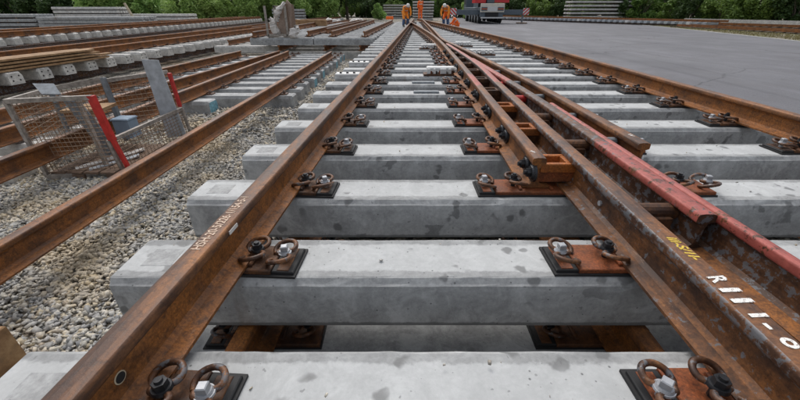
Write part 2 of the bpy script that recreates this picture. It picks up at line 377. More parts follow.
def stones(name, n, xr, yr, size, z=G, keep=None):
    ico = np.array([(x, y, z_) for z_ in (-1, 1) for y in (-1, 1) for x in (-1, 1)], dtype=np.float32)*.8      # broken chunks: eight unequal corners
    fa = np.array([(0, 2, 3), (0, 3, 1), (4, 5, 7), (4, 7, 6), (0, 1, 5), (0, 5, 4), (2, 6, 7), (2, 7, 3), (0, 4, 6), (0, 6, 2), (1, 3, 7), (1, 7, 5)], dtype=np.int32)
    rg = np.random.default_rng(11+n)
    xs = rg.uniform(*xr, n); ys = rg.uniform(*yr, n)
    if keep is not None:
        k = keep(xs, ys); xs = xs[k]; ys = ys[k]; n = len(xs)
    s = rg.uniform(size[0], size[1], n) * rg.choice([.6, .8, 1., 1.25], n)
    v = ico[None]*(1+rg.uniform(-.42, .42, (n, 8, 3)))
    v = v*np.stack([s*rg.uniform(.9, 1.7, n), s, s*rg.uniform(.25, .6, n)], 1)[:, None, :]
    q = rg.normal(size=(n, 4)); q[:, 1:3] *= .3; q /= np.linalg.norm(q, axis=1)[:, None]
    w, x, y, zz = q.T
    Rm = np.stack([1-2*(y*y+zz*zz), 2*(x*y-zz*w), 2*(x*zz+y*w), 2*(x*y+zz*w), 1-2*(x*x+zz*zz), 2*(y*zz-x*w), 2*(x*zz-y*w), 2*(y*zz+x*w), 1-2*(x*x+y*y)], 1).reshape(n, 3, 3)
    v = np.einsum('nij,nkj->nki', Rm, v)
    hump = .02*np.sin(xs*3.1+ys)*np.cos(ys*2.3)
    v += np.stack([xs, ys, z+.012+rg.uniform(0, .02, n)+hump*.5], 1)[:, None, :]
    F = (fa[None]+(np.arange(n)*8)[:, None, None]).reshape(-1, 3)
    me = bpy.data.meshes.new(name); me.vertices.add(n*8); me.vertices.foreach_set('co', v.reshape(-1).astype(np.float32))
    me.loops.add(len(F)*3); me.loops.foreach_set('vertex_index', F.reshape(-1).astype(np.int32)); me.polygons.add(len(F))
    me.polygons.foreach_set('loop_start', (np.arange(len(F))*3).astype(np.int32)); me.update(calc_edges=True); me.validate()
    me.materials.append(M['stone']); o = link(name, me)
    return tag(o, 'loose grey and ochre crushed ballast stones covering the yard ground', 'gravel', None, 'stuff')
stones('gravel', 66000, (-4.7, -.75), (.35, 4.6), (.0085, .0165))
stones('gravel', 48000, (-6.2, -.3), (4.6, 13), (.013, .023), keep=lambda x, y: (x > -2.2) | (y < 6.8))

# ------------------------------------------------------------------ rails
#            x, z  of the profile from the foot's left edge clockwise (right half mirrored), height .172
HALF = [(.075, 0), (.075, .011), (.030, .022), (.012, .034), (.00825, .060), (.00825, .110), (.014, .128), (.0345, .134), (.036, .140), (.036, .160), (.031, .1685), (.012, .1718)]
PROF = [(-x, z) for x, z in HALF]+[(x, z) for x, z in HALF[::-1]]
# segment materials: 0 web/foot, 1 head, 2 left gauge corner, 3 right gauge corner
SEG = []
for i in range(len(PROF)):
    if i in (7, 8, 9): SEG.append(2)
    elif i in (10, 11, 12): SEG.append(1)
    elif i in (13, 14, 15): SEG.append(3)
    elif i in (5, 6, 16, 17): SEG.append(4)
    elif i in (0, 1, 21, 22, 23): SEG.append(5)
    else: SEG.append(0)
def rail_mb(path, z0, step=.25, prof=None, seg=None, smooth=True, wob=.0):
    """path: list of (y, x) ; swept along y"""
    prof = prof or PROF; seg = seg or SEG
    y0, y1 = path[0][0], path[-1][0]; N = max(2, int((y1-y0)/step)+1); n = len(prof)
    mb = MB(); vs = []
    for i in range(N):
        y = y0+(y1-y0)*i/(N-1); x = interp(path, y); dx = (interp(path, min(y+.05, y1))-interp(path, max(y-.05, y0)))/(min(y+.05, y1)-max(y-.05, y0))
        t = Vector((1, -dx, 0)).normalized()
        for px, pz in prof: vs.append((x+t.x*px, y+t.y*px, z0+pz))
    fs, mi = [], []
    for i in range(N-1):
        for k in range(n):
            fs.append((i*n+k, (i+1)*n+k, (i+1)*n+(k+1) % n, i*n+(k+1) % n)); mi.append(seg[k])
    mb.add(vs, fs, mi, False)
    for k in range(len(mb.sm)): mb.sm[k] = seg[k % n] in (2, 3) and smooth
    # end caps: foot, web, head strips (concave outline, so as quads between mirrored points)
    for base, flip in ((0, 0), ((N-1)*n, 1)):
        for k in range(len(HALF)-1):
            q = (base+k, base+k+1, base+n-2-k, base+n-1-k)
            mb.f.append(list(q if flip else q[::-1])); mb.mi.append(0); mb.sm.append(False)
    return mb
def smoothpath(pts, step=.3):
    """Catmull-Rom through (y, x)"""
    out = []
    for i in range(len(pts)-1):
        p0 = pts[max(i-1, 0)]; p1 = pts[i]; p2 = pts[i+1]; p3 = pts[min(i+2, len(pts)-1)]
        m1 = (p2[1]-p0[1])/(p2[0]-p0[0]); m2 = (p3[1]-p1[1])/(p3[0]-p1[0]); h = p2[0]-p1[0]
        k = max(1, int(h/step))
        for j in range(k):
            t = j/k; out.append((p1[0]+h*t, (2*t**3-3*t*t+1)*p1[1]+(t**3-2*t*t+t)*h*m1+(-2*t**3+3*t*t)*p2[1]+(t**3-t*t)*h*m2))
    out.append(pts[-1]); return out

ZR = .03
pathL = [(.12, -.703), (30, 1.054)]
pathB = smoothpath([(.12, .881), (.55, .899), (1, .914), (2, .945), (3, .99), (4, 1.035), (5.1, 1.088), (6.2, 1.09), (7.4, 1.062), (8.5, 1.035)])
pathC = smoothpath([(1.15, 1.165), (1.6, 1.172), (2.6, 1.192), (3.4, 1.192), (4.2, 1.17), (5.1, 1.143), (5.9, 1.118)])
pathE = smoothpath([(.12, 1.228), (1., 1.226), (1.6, 1.229), (2.3, 1.238), (2.95, 1.246)])
pathW1 = smoothpath([(1.72, .728), (2.8, .765), (3.8, .803), (5.8, .875), (8.1, .938), (9.6, .962), (11.2, .965), (13, .93), (19.3, .73), (25, .48), (30, .25)])
pathW2 = smoothpath([(1.95, 1.41), (2.6, 1.412), (3.4, 1.41), (4.2, 1.39), (5.2, 1.35), (6.2, 1.295), (8.0, 1.19), (9.3, 1.10), (10.2, 1.09), (12, 1.15), (14, 1.215), (21, 1.40), (30, 1.62)])
pathR = smoothpath([(.12, 2.91), (3, 2.912), (5.5, 2.905), (7.5, 2.9), (9.5, 2.84), (12, 2.71), (15, 2.50), (19.3, 2.17), (24, 1.78), (30, 1.3)])

# near panel: the turnout on its concrete sleepers
T = thing('turnout_panel', 'long rusty railway turnout with red crossing nose on wide grey concrete sleepers, filling the foreground', 'railway turnout', (1.0, 0, -.22))

def sleeper_mb(L, seed=0, nseg=22, jit=.0012, w=.146, top=.119):
    rg = random.Random(seed)
    P = [(-w-.004, -.22), (-w, -.05), (-w+.003, -.026), (-w+.010, -.0205), (-top-.004, -.0025), (-top+.004, 0), (top-.004, 0), (top+.004, -.0025), (w-.010, -.0205), (w-.003, -.026), (w, -.05), (w+.004, -.22)]
    n = len(P); mb = MB(); vs = []
    xs = [0, .008]+[.008+(L-.016)*i/(nseg) for i in range(1, nseg)]+[L-.008, L]
    for i, x in enumerate(xs):
        e = .965 if i in (0, len(xs)-1) else 1.
        for k, (py, pz) in enumerate(P):
            j = 0 if k in (0, n-1) else jit
            vs.append((x+rg.uniform(-j, j), py*e+rg.uniform(-j, j), (pz-.11)*e+.11-.11*(1-e)+rg.uniform(-j, j)*.6))
    fs = [(i*n+k, i*n+k+1, (i+1)*n+k+1, (i+1)*n+k) for i in range(len(xs)-1) for k in range(n-1)]
    fs += [(i*n+n-1, i*n, (i+1)*n, (i+1)*n+n-1) for i in range(len(xs)-1)]
    mb.add(vs, fs); N = len(xs)-1
    mb.add(vs[:n], [tuple(range(n))]); mb.add(vs[N*n:], [tuple(range(n))[::-1]])
    bmv = mb; return bmv

ROWB = [.06, .70, 1.27, 1.884, 2.505, 3.147, 3.796, 4.438, 5.05, 5.70, 6.34]     # back top edges
while len(ROWB) < 46: ROWB.append(ROWB[-1]+.64)
ROWS = [y-.119 for y in ROWB]
def left_end(y): return -1.13+.03*y if y > 2 else -1.10+.012*y
def right_end(y): return interp(pathR, max(y, .2))+.62
for i, y in enumerate(ROWS):
    x0, x1 = left_end(y)+random.uniform(-.015, .015), right_end(y)
    if i == 3: x0 -= .03
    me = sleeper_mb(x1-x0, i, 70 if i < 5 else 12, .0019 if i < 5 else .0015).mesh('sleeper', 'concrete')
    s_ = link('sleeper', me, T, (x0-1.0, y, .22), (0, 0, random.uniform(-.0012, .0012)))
    if i < 9:   # the recessed rectangular patch cast in the sleeper's end
        mb = MB(); mb.box(.07, .19, -.055, .055, -.0035, .0012, 0, .002); me2 = mb.mesh('cast_patch', 'concrete_plain')
        link('cast_patch', me2, s_, (0, 0, 0))

def rail(name, path, z0, mats, parent, step=.25, label=None, foot='foot'):
    o = part(name, rail_mb(path, z0, step), mats+[foot], parent)
    if label: o['label'] = label
    return o
rail('rail', pathL, ZR, ['rail', 'head', 'head_orange', 'head', 'rail'], T)
rail('rail', pathB, ZR, ['web_brown', 'head_nose', 'worn', 'head_nose', 'worn_band'], T, .12, 'crossing rail with worn blue-grey edge, white and yellow writing on its head', 'foot_dark')
rail('rail', pathC, ZR, ['dark_web', 'head_leg', 'head_leg', 'head_leg', 'dark_web'], T, .12, 'crossing rail with red painted head, cut off square')
# narrow planed head of rail E where it runs along C, full head behind
PE = [(-x*(.52 if z > .12 else 1), z) for x, z in HALF]+[(x*(.52 if z > .12 else 1), z) for x, z in HALF[::-1]]
o = part('rail', rail_mb(pathE, ZR-.001, .12, PE), ['dark_web', 'head_red', 'head_red', 'head_red', 'dark_web', 'foot'], T); o['label'] = 'narrow red painted rail running beside the crossing leg'
rail('rail', pathW1, ZR, ['rail', 'head_wing', 'head_orange', 'head', 'rail'], T, .15, 'wing rail ending in a square cut beside the spacer blocks')
rail('rail', pathW2, ZR, ['rail', 'head_orange', 'head', 'head_orange', 'rail'], T, .15)
rail('rail', pathR, ZR, ['rail', 'head_orange', 'head_orange', 'head_orange', 'rail'], T)

# ---- fastenings
def clamp_mesh(name='clamp', n=7, sub=True):
    h = [(-.046, .020, .014), (-.052, .038, .019), (-.044, .058, .027), (-.020, .069, .035), (.008, .066, .039), (.026, .050, .038), (.029, .030, .034), (.018, .016, .031), (-.004, .0135, .031), (-.022, .009, .031)]
    pts = h+[(-.027, 0, .031)]+[(u, -v, z) for u, v, z in h[::-1]]
    P = [Vector(p) for p in pts]; out = []
    for i in range(len(P)-1):
        a, b, c2, d2 = P[max(i-1, 0)], P[i], P[i+1], P[min(i+2, len(P)-1)]
        for t in ((0, .33, .66) if sub else (0,)):
            out.append(.5*((2*b)+(c2-a)*t+(2*a-5*b+4*c2-d2)*t*t+(3*b-a-3*c2+d2)*t**3))
    out.append(P[-1])
    return MB().tube([Vector((q.x*1.06, q.y*1.0, q.z*1.3)) for q in out], .0092, n).mesh(name, 'clip')
def bolt_mesh(mat, sq):
    mb = MB(); mb.cyl((0, 0, .038), (0, 0, 1), .0235, .005, 20, 0, .0225)
    mb.cyl((0, 0, .043), (0, 0, 1), .020 if sq else .0225, .006 if sq else .004, 20, 0, .0165 if sq else .021)
    if sq:
        m = Matrix.Rotation(.6, 4, 'Z'); mb.box(-.0115, .0115, -.0115, .0115, .049, .068, 0, .0025, m)
    else:
        mb.cyl((0, 0, .047), (0, 0, 1), .0175, .017, 6, 0, .0165); mb.cyl((0, 0, .064), (0, 0, 1), .0095, .007, 12, 0, .0085)
    mb.cyl((0, 0, 0), (0, 0, 1), .011, .039, 8)
    mb.v = [(x*1.1, y*1.1, z*1.1) for x, y, z in mb.v]
    return mb.mesh('bolt', mat)
CL, CLF = clamp_mesh(), clamp_mesh('clamp', 5, False)
BZ, BK = bolt_mesh('zinc', True), bolt_mesh('blacknut', False)
def baseplate_mesh(x0, x1, mat, ribs):
    mb = MB(); mb.box(x0-.008, x1+.008, -.088, .088, .0005, .010, 1)
    q = .085
    mb.box(x0+(q if x0 < -.2 else 0), x1-(q if x1 > .2 and x0 > -.2 else 0), -.081, .081, .010, .027, 0, .003)
    if x0 < -.2: mb.box(x0, x0+q-.001, -.076, .076, .010, .022, 1, .003); mb.box(x0+.02, x0+q-.02, -.07, .07, .0215, .0255, 0, .002)
    elif x1 > .2: mb.box(x1-q+.001, x1, -.076, .076, .010, .022, 1, .003); mb.box(x1-q+.02, x1-.02, -.07, .07, .0215, .0255, 0, .002)
    for rx in ribs: mb.box(rx-.008, rx+.008, -.06, .06, .0265, .040, 0, .004)
    return mb.mesh('baseplate', [mat, 'pad'])
PL = {}
def fastening(xc, y, sides, off=(.095, .2), ext=.252, x0=None, x1=None, mat='plate_dark', z=0, parent=None, far=False, rot=0, panel=None):
    """baseplate centred on a rail at xc; sides: -1 left, +1 right clamps"""
    panel = panel or T
    a = -ext if x0 is None else x0-xc; b = ext if x1 is None else x1-xc
    key = (round(a, 2), round(b, 2), mat)
    if key not in PL: PL[key] = baseplate_mesh(a, b, mat, [s*.083 for s in (-1, 1)])
    p = wloc(panel)
    bp = link('baseplate', PL[key], panel, (xc-p.x, y-p.y, z-p.z), (0, 0, rot))
    for s, cx in sides:
        for j, o_ in enumerate(off):
            cl = link('clamp', CLF if far else CL, bp, (cx-xc+s*o_, random.uniform(-.003, .003), .012 if j else .022), (0, 0, (0 if s > 0 else math.pi)+random.uniform(-.12, .12)))
            if j == 1: cl.rotation_euler.z += math.pi*0
            link('bolt', BZ if j else BK, bp, (cx-xc+s*o_, 0, .012 if j else .022), (0, 0, random.uniform(0, 3)))
    return bp
for i, y in enumerate(ROWS):
    if y < .2: continue
    far = y > 5
    yy = y-.03 if i in (1, 2) else y-.01
    if y < 27:
        xl = interp(pathL, yy); fastening(xl, yy, [(1, xl)], x0=xl-.085, rot=-.058, far=far, mat='plate_dark')
        xr = interp(pathR, yy); fastening(xr, yy, [(-1, xr)]+([(1, xr)] if y < 9 else []), off=(.11, .235), ext=.29, far=far, mat='plate_dark')
    if y < 1.5:
        xb = interp(pathB, yy)
        fastening(xb, yy, [(-1, xb)], off=(.115, .245 if y < 1 else .292), x0=xb-(.285 if y < 1 else .33), x1=1.52, mat='plate', far=False, rot=.0)
        xw = 1.47
    elif y < 9.5:
        a, b = interp(pathW1, yy), interp(pathW2, yy)
        fastening(a, yy, [(-1, a), (1, b)], off=(.11, .27 if y < 4 else .24), x0=a-(.305 if y < 4 else .28), x1=b+.27, mat='plate', far=far, rot=0)
    elif y < 27:
        for pth in (pathW1, pathW2):
            a = interp(pth, yy); fastening(a, yy, [(-1, a), (1, a)], off=(.1,), ext=.19, mat='plate_dark', far=True)

# spacer blocks and web bolts between wing rail and crossing rail
def spacer(y, L=.15):
    a, b = interp(pathW1, y)+.012, interp(pathB, y)-.012
    mb = MB()
    for (x0, x1, y0, y1) in ((a, b, y-L/2, y-L/2+.028), (a, b, y+L/2-.028, y+L/2), (a+.0, a+.04, y-L/2+.028, y+L/2-.028), (b-.04, b, y-L/2+.028, y+L/2-.028)):
        mb.box(x0, x1, y0, y1, .118, .165, 0, .004)
    mb.box(a, b, y-L/2+.012, y+L/2-.012, .058, .119, 1)
    o = part('spacer_block', mb, ['block' if y < 3.2 else 'plate_dark', 'plate' if y < 2 else 'plate_dark'], T)
    for dy in (-.06, .06):
        mb = MB(); x = interp(pathW1, y+dy)-.012; z = .112
        mb.cyl((x, y+dy, z), (-1, 0, 0), .052, .012, 24, 0, .050); mb.cyl((x-.012, y+dy, z), (-1, 0, 0), .042, .010, 20, 0, .036)
        mb.cyl((x-.017, y+dy, z), (-1, 0, 0), .025, .024, 6); mb.cyl((x-.041, y+dy, z), (-1, 0, 0), .013, .014, 10)
        part('web_bolt', mb, 'blacknut', T)
for y in (1.80, 2.42, 3.05, 3.7, 4.35, 5.0, 5.65, 6.3, 7.0, 7.7): spacer(y)
# stretcher blocks between crossing rail and leg, and leg and right wing rail
for y in (1.30, 2.12, 2.75, 3.4, 4.1):
    mb = MB(); a, b = interp(pathB, y)+.02, interp(pathC, y)-.02
    mb.cyl((a-.01, y, .13), (1, 0, 0), .034, b-a+.02, 14, 0); mb.box(a+.02, b-.02, y-.05, y+.05, .06, .122, 0, .004)
    part('distance_piece', mb, 'plate_dark' if y < 3 else 'redsteel', T)
for y in (2.2, 2.8, 3.5, 4.2, 5.0):
    mb = MB(); a, b = interp(pathC, y)+.05, interp(pathW2, y)-.02
    mb.cyl((a, y, .125), (1, 0, 0), .028, b-a, 12); part('distance_piece', mb, 'galv_dull', T)
mb = MB(); xx = interp(pathB, 1.55)-.0095   # small bolt head in the web of the crossing rail
mb.cyl((xx, 1.42, .10), (-1, 0, 0), .013, .012, 6); part('web_bolt', mb, 'zinc', T)
mb = MB(); y = .545; xx = interp(pathL, y)+.0075   # fishbolt hole with a bare chamfer
mb.cyl((xx, y, .108), (1, -.058, 0), .0165, .0022, 20); mb.cyl((xx+.0022, y, .108), (1, -.058, 0), .0135, .0006, 20, 1)
part('bolt_hole', mb, ['wirepole', 'pad'], T)
mb = MB(); mb.bar((interp(pathL, 1.06)+.038, 1.06, .176), (interp(pathL, 1.12)+.038, 1.12, .176), .003, .014); part('rail_tag', mb, 'sack', T)
mb = MB(); mb.cyl((1.19, 1.10, .037), (.1, -.2, 1), .02, .004, 5, 0, .018); mb.box(1.155, 1.20, 1.085, 1.115, .031, .036); part('tag', mb, 'tag', T)

# writing on the rail heads
def text(s, size, loc, rotz, mat, parent, name='writing', ext=.0004, sx=1., shear=0., bold=.0008):
    cu = bpy.data.curves.new(name, 'FONT'); cu.body = s; cu.size = size; cu.extrude = ext; cu.align_y = 'CENTER'; cu.shear = shear
    cu.offset = bold
    o = bpy.data.objects.new('t', cu); me = bpy.data.meshes.new_from_object(o); bpy.data.objects.remove(o)
    me.transform(Matrix.Scale(sx, 4, (1, 0, 0))); me.materials.clear(); me.materials.append(M[mat])
    p = wloc(parent); return link(name, me, parent, (loc[0]-p.x, loc[1]-p.y, loc[2]-p.z), (0, 0, rotz))
zt = ZR+.172+.0008
text('HSH-20-5/226-1/154-5-1', .046, (interp(pathL, .93)-.001, .925, zt), math.pi/2-.058, 'chalk', T, sx=.80)
text('III-S/1I-', .044, (interp(pathB, .99), 1.0, zt-.0005), -math.pi/2+.03, 'yellow', T, sx=.98, shear=.2)
text('R', .072, (interp(pathB, .78), .80, zt), -math.pi/2+.12, 'whitepaint', T, sx=.62, bold=.0022)
text('I', .078, (interp(pathB, .74), .753, zt), -math.pi/2+.05, 'whitepaint', T, sx=1.2, bold=.0025)
text('I', .078, (interp(pathB, .70), .713, zt), -math.pi/2+.05, 'whitepaint', T, sx=1.2, bold=.0025)
text('1', .060, (interp(pathB, .65), .665, zt), -math.pi/2+.05, 'whitepaint', T, sx=1.0, bold=.003)
text('-', .070, (interp(pathB, .61), .625, zt), -math.pi/2+.05, 'whitepaint', T, sx=.9, bold=.002)
text('O', .040, (interp(pathB, .57), .58, zt), -math.pi/2+.05, 'whitepaint', T, sx=.9, bold=.003)
text('VV', .035, (interp(pathW2, 2.06)+.0, 2.12, zt-.001), -math.pi/2, 'whitepaint', T)
text('3E8', .022, (interp(pathW1, 1.8), 1.80, zt-.001), 2.2, 'sack', T)

# white covered plates on dark plates across the sleepers near the crossing
def cover(x0, x1, y, z=.03):
    mb = MB(); mb.box(x0-.05, x1+.03, y-.11, y+.09, .002, .028)
    o = part('cover_plate', mb, 'plate_dark', T)
    mb = MB(); mb.box(x0, x1, y-.05, y+.12, .075, .115, 0, .012)
    for k, w_ in ((.0, .05), (.22, .03), (.44, .09), (.72, .04), (.93, .05)):
        xx = x0+(x1-x0)*k; mb.box(xx, min(xx+w_, x1), y-.085, y-.045, .03, .10, 0, .006)
    q = part('white_cover', mb, 'white', o)
    for k in range(5):
        mb = MB(); xx = x0+(x1-x0)*(k+.75)/6; mb.cyl((xx, y-.05, .028), (0, 0, 1), .024, .035, 8)
        part('bolt', mb, 'blacknut' if k % 2 else 'plate', o)
cover(.40, .84, ROWS[9]); cover(.52, .88, ROWS[15]); cover(1.50, 1.98, ROWS[13]); cover(1.45, 1.85, ROWS[19] if False else ROWS[16])
for r in (7, 8): 
    mb = MB(); mb.box(.16, .46, ROWS[r]-.05, ROWS[r]+.03, .001, .022, 0, .004); part('rail_plate', mb, 'galv_dull', T)
for r in (9, 11):
    mb = MB(); xe = left_end(ROWS[r])
    mb.box(xe+.0, xe+.36, ROWS[r]-.10, ROWS[r]+.10, .001, .03, 0, .008)
    o = part('white_cover', mb, 'white', T)
    for k in range(3):
        mb = MB(); mb.cyl((xe+.08+.1*k, ROWS[r]-.03, .03), (0, 0, 1), .018, .02, 8); part('bolt', mb, 'blacknut', o)

# ---- the panel stacked underneath
T2 = thing('stacked_track_panel', 'dark lower track panel of concrete sleepers lying beneath the foreground turnout', 'track panel', (1.0, 0, G+.01))
smL = [sleeper_mb(4.1, 90+k, 8).mesh('sleeper', 'concrete_plain') for k in range(2)]
for k in range(44):
    y = .46+.638*k+.02
    link('sleeper', smL[k % 2], T2, (-1.98+1.0*0-.0, y, .245), (0, 0, 0)) if False else link('sleeper', smL[k % 2], T2, (-.99-1.0+.02*y, y, .24+.006), (0, 0, 0))
for xs in (-.66, .945, 2.6):
    part('rail', rail_mb([(.12, xs), (28, xs+.05*28 if xs < 0 else xs+.01*28)], -.405, 1.5), ['rail']*6, T2)
for k in range(3):
    y = .48+.638*k
    for xs, ext, mt in ((-.60, .25, 'plate_dark'), (.86, .26, 'plate')):
        fastening(xs, y+.02, [(1, xs), (-1, xs)], off=(.19,), ext=ext, mat='plate_dark' if mt else '', z=-.428, panel=T2)

# grit and crumbs that lie on the sleeper tops and plates
def keep_on(x, y):
    q = np.zeros(len(x), bool)
    for yr in ROWS[:7]: q |= np.abs(y-yr) < .105
    return q
o = stones('concrete_crumbs', 520, (-1.0, 3.3), (.35, 4.2), (.0018, .0058), -.0115, keep_on); o['label'] = 'small stone crumbs and grit lying on the tops of the near sleepers'; o['category'] = 'grit'

# timber dunnage end at the lower left
t_ = thing('timber_beam', 'short end of a brown squared timber lying on the ballast at the lower left', 'timber', (-1.95, 1.08, G))
mb = MB(); m4 = Matrix.Translation((-1.85, 1.10, G+.17)) @ Matrix.Rotation(R(-4), 4, 'Z'); mb.box(-.9, 0, -.08, .08, -.16, .09, 0, .006, m4)
part('beam', mb, 'timber', t_)

# ------------------------------------------------------------------ other track panels
def small_sleeper(L, h=.22, w=.30, top=.25, mat='concrete_plain', endcol=None, mb=None):
    mb = MB(); c2 = .03
    P = [(-w/2, -h), (-w/2, -.05), (-top/2, 0), (top/2, 0), (w/2, -.05), (w/2, -h)]
    vs = []
    for x, e in ((0, 0), (c2, 1), (L-c2, 1), (L, 0)):
        for py, pz in P: vs.append((x, py*(.93 if not e else 1), pz if e or pz < -.1 else pz-.02))
    fs = [(i*6+k, i*6+(k+1) % 6, (i+1)*6+(k+1) % 6, (i+1)*6+k) for i in range(3) for k in range(6)]
    mb.add(vs, fs); mb.add(vs[:6], [(0, 1, 2, 3, 4, 5)]); mb.add(vs[18:], [(5, 4, 3, 2, 1, 0)], 1 if endcol else 0)
    return mb.mesh('sleeper', [mat, endcol or mat])
FCL = MB()
FCL.box(-.16, .16, -.07, .07, 0, .02, 0, .004)
for s in (-1, 1):
    FCL.tube([(s*.06, .05, .03), (s*.10, .055, .05), (s*.125, .03, .04), (s*.10, 0, .05), (s*.125, -.03, .04), (s*.10, -.055, .05), (s*.06, -.05, .03)], .009, 5)
    FCL.cyl((s*.1, 0, .02), (0, 0, 1), .018, .05, 6)
FASTM = FCL.mesh('fastening', 'clip')

PA = thing('track_panel', 'grey concrete sleeper panel with blue painted ends and two rusty rails between turnout and gravel', 'track panel', (-2.8, 6, G))
for k in range(12):
    y = 6.42+.565*k; xr = -1.90+random.uniform(-.03, .03)+.004*y
    L = 1.72+random.uniform(-.02, .02)
    key = small_sleeper(L, endcol='bluepaint' if k in (3, 5, 8, 10, 11) else None)
    link('sleeper', key, PA, (xr-L+2.8, y-6, .22))
    for xs in (-2.25+.0155*y, -3.46):
        link('fastening', FASTM, PA, (xs+2.8, y-6, .22))
rail('rail', [(.3, -2.262), (11.6, -2.09)], G+.24, ['rail', 'head_orange', 'head_orange', 'head_orange', 'rail'], PA, .5)
rail('rail', [(1.2, -3.50), (11.8, -3.44)], G+.24, ['rail', 'head_orange', 'head_orange', 'head_orange', 'rail'], PA, .5)

PB = thing('track_panel', 'second sleeper panel behind the leaning crate, first sleeper end painted blue', 'track panel', (-4.5, 6, G))
for k in range(11):
    y = 5.98+.6*k; xr = -3.12 if k == 0 else -3.72+random.uniform(-.03, .03)
    L = xr+5.75
    link('sleeper', small_sleeper(L, mat='concrete', endcol='bluepaint' if k == 0 else None), PB, (-5.75+4.5, y-6, .22))
    for xs in (-4.5+.045*y, -5.35+.035*y): link('fastening', FASTM, PB, (xs+4.5, y-6, .22))
for k in range(6):
    y = 2.1+.62*k
    link('sleeper', small_sleeper(1.75, mat='concrete_old'), PB, (-5.6+4.5, y-6, .21))
rail('rail', [(1.5, -4.42), (4.2, -4.36), (6.7, -4.15), (11.8, -3.72)], G+.24, ['rail', 'head_orange', 'head_orange', 'head_orange', 'rail'], PB, .5)
rail('rail', [(1.5, -5.3), (4.6, -5.22), (8.3, -5.2), (11.8, -4.92)], G+.24, ['rail', 'head_orange', 'head_orange', 'head_orange', 'rail'], PB, .5)

def end_dots(parent, L):
    pass
# raised panel P1 (sleeper ends with four holes)
def stacked(name, label, loc, x_r, y0, n, sp, z_bot, L, slope, rails, mat, lower=True, holes=False, group=None, railz=None):
    t = thing(name, label, 'track panel', loc, 0, group)
    me = small_sleeper(L, .22, .30, .24, mat)
    hm = MB().cyl((0, 0, 0), (1, 0, 0), .016, .003, 8).mesh('dowel_hole', 'pad')
    for k in range(n):
        y = y0+sp*k; x = x_r+slope*(y-y0)
        o = link('sleeper', me, t, (x-L-loc[0], y-loc[1], z_bot+.22-loc[2]), (0, 0, -math.atan(slope)+random.uniform(-.01, .01)))
        if holes and k < 12:
            for dy in (-.07, .07):
                for dz in (-.07, -.15): link('dowel_hole', hm, o, (L, dy, dz))
        if lower and not holes:
            link('sleeper', me, t, (x-L-.25-loc[0], y+.2-loc[1], G+.22-loc[2]), (0, 0, -math.atan(slope)))
        for dx in rails: link('fastening', FASTM, t, (x+dx-loc[0], y-loc[1], z_bot+.22-loc[2]))
    y1 = y0+sp*n
    for dx in rails:
        part('rail', rail_mb([(y0-1.0, x_r+dx-slope), (y1, x_r+dx+slope*(y1-y0))], z_bot+.24, 3), ['rail', 'rail', 'head', 'rail', 'rail', 'rail'], t)
        if lower:
            part('rail', rail_mb([(y0-1.0, x_r+dx-slope+.35), (y1, x_r+dx+.35+slope*(y1-y0))], z_bot-.18, 3), ['dark_web']*6, t)
    return t
stacked('raised_track_panel', 'raised track panel with dowel holes in its sleeper ends, timber boards lying on it', (-8, 10, G), -7.55, 4.9, 30, .6, -.42, 2.6, .055, (-.62, -2.05), 'concrete_old', True, True)
stacked('raised_track_panel', 'farther raised track panel with a long row of beige sleeper ends below a rail', (-14, 20, G), -13.0, 9.5, 46, .62, -.22, 2.6, -.0, (-.30, -1.75), 'concrete_old', True)
stacked('raised_track_panel', 'rusty rails on low sleepers farthest to the left, before the grey sleeper piles', (-22, 20, G), -17.2, 10, 46, .65, G+.14, 2.6, -.02, (-.5, -1.95), 'concrete_old', False)

# timber boards lying on the raised panel
tb = thing('timber_stack', 'bundle of long brown timber boards lying on the raised sleepers at the left', 'timber boards', (-8.2, 7, -.2))
for r in range(4):
    for q in range(3):
        mb = MB(); y0 = 3.8+random.uniform(-.3, .3); y1 = 9.3+random.uniform(-.35, .25)
        xs = lambda y: -8.15+.13*(y-4)+q*.17-.15
        mb.bar((xs(y0), y0, -.17+r*.06+random.uniform(-.004, .004)), (xs(y1), y1, -.17+r*.06+random.uniform(-.01, .01)), .15, .036); part('board', mb, 'timber', tb)
bag = thing('white_bag', 'small white plastic bag lying on the end of the timber boards at far left', 'bag', (-7.2, 6.2, .03))
mb = MB(); m4 = Matrix.Translation((-7.55, 6.45, .05)) @ Matrix.Rotation(.3, 4, 'Z')
mb.box(-.28, .28, -.2, .2, -.03, .045, 0, .04, m4); part('sheet', mb, 'sack', bag)

# middle panel stack seen end-on
MS = thing('raised_track_panel', 'raised panel of long grey concrete sleepers seen end on beyond the blue painted sleepers', 'track panel', (-3, 14, G))
for k in range(24):
    y = 13.2+.62*k; x0, x1 = -5.05+.06*(y-13), -.86+.052*(y-13)
    if k == 0:
        link('sleeper', small_sleeper(2.12), MS, (-5.05+3, y-14, -G)); link('sleeper', small_sleeper(2.03), MS, (-2.9+3, y-14, -G))
    else: link('sleeper', small_sleeper(x1-x0, .22, .34 if k % 2 else .3), MS, (x0+3, y-14, -G))
    if k % 2 == 0: link('sleeper', small_sleeper(3.6, mat='concrete_old'), MS, (-4.7+3, y-14+.25, .22))
for xa, xb, ya in ((-1.22, -.5, 13.25), (-2.35, -1.75, 13.4), (-2.85, -2.3, 15.2), (-3.2, -2.8, 13.6), (-4.9, -4.6, 13.0)):
    rail('rail', [(ya, xa), (27, xb)], .022, ['rail', 'head', 'head', 'head', 'rail'], MS, 2)
    for k in range(11): 
        y = ya+.2+1.24*k; link('fastening', FASTM, MS, (xa+(xb-xa)*(y-ya)/(27-ya)+3, y-14, -G))
for xa in (-4.1, -2.55, -1.35):
    part('rail', rail_mb([(13.0, xa), (27, xa+.6)], -.395, 3), ['rail']*6, MS)

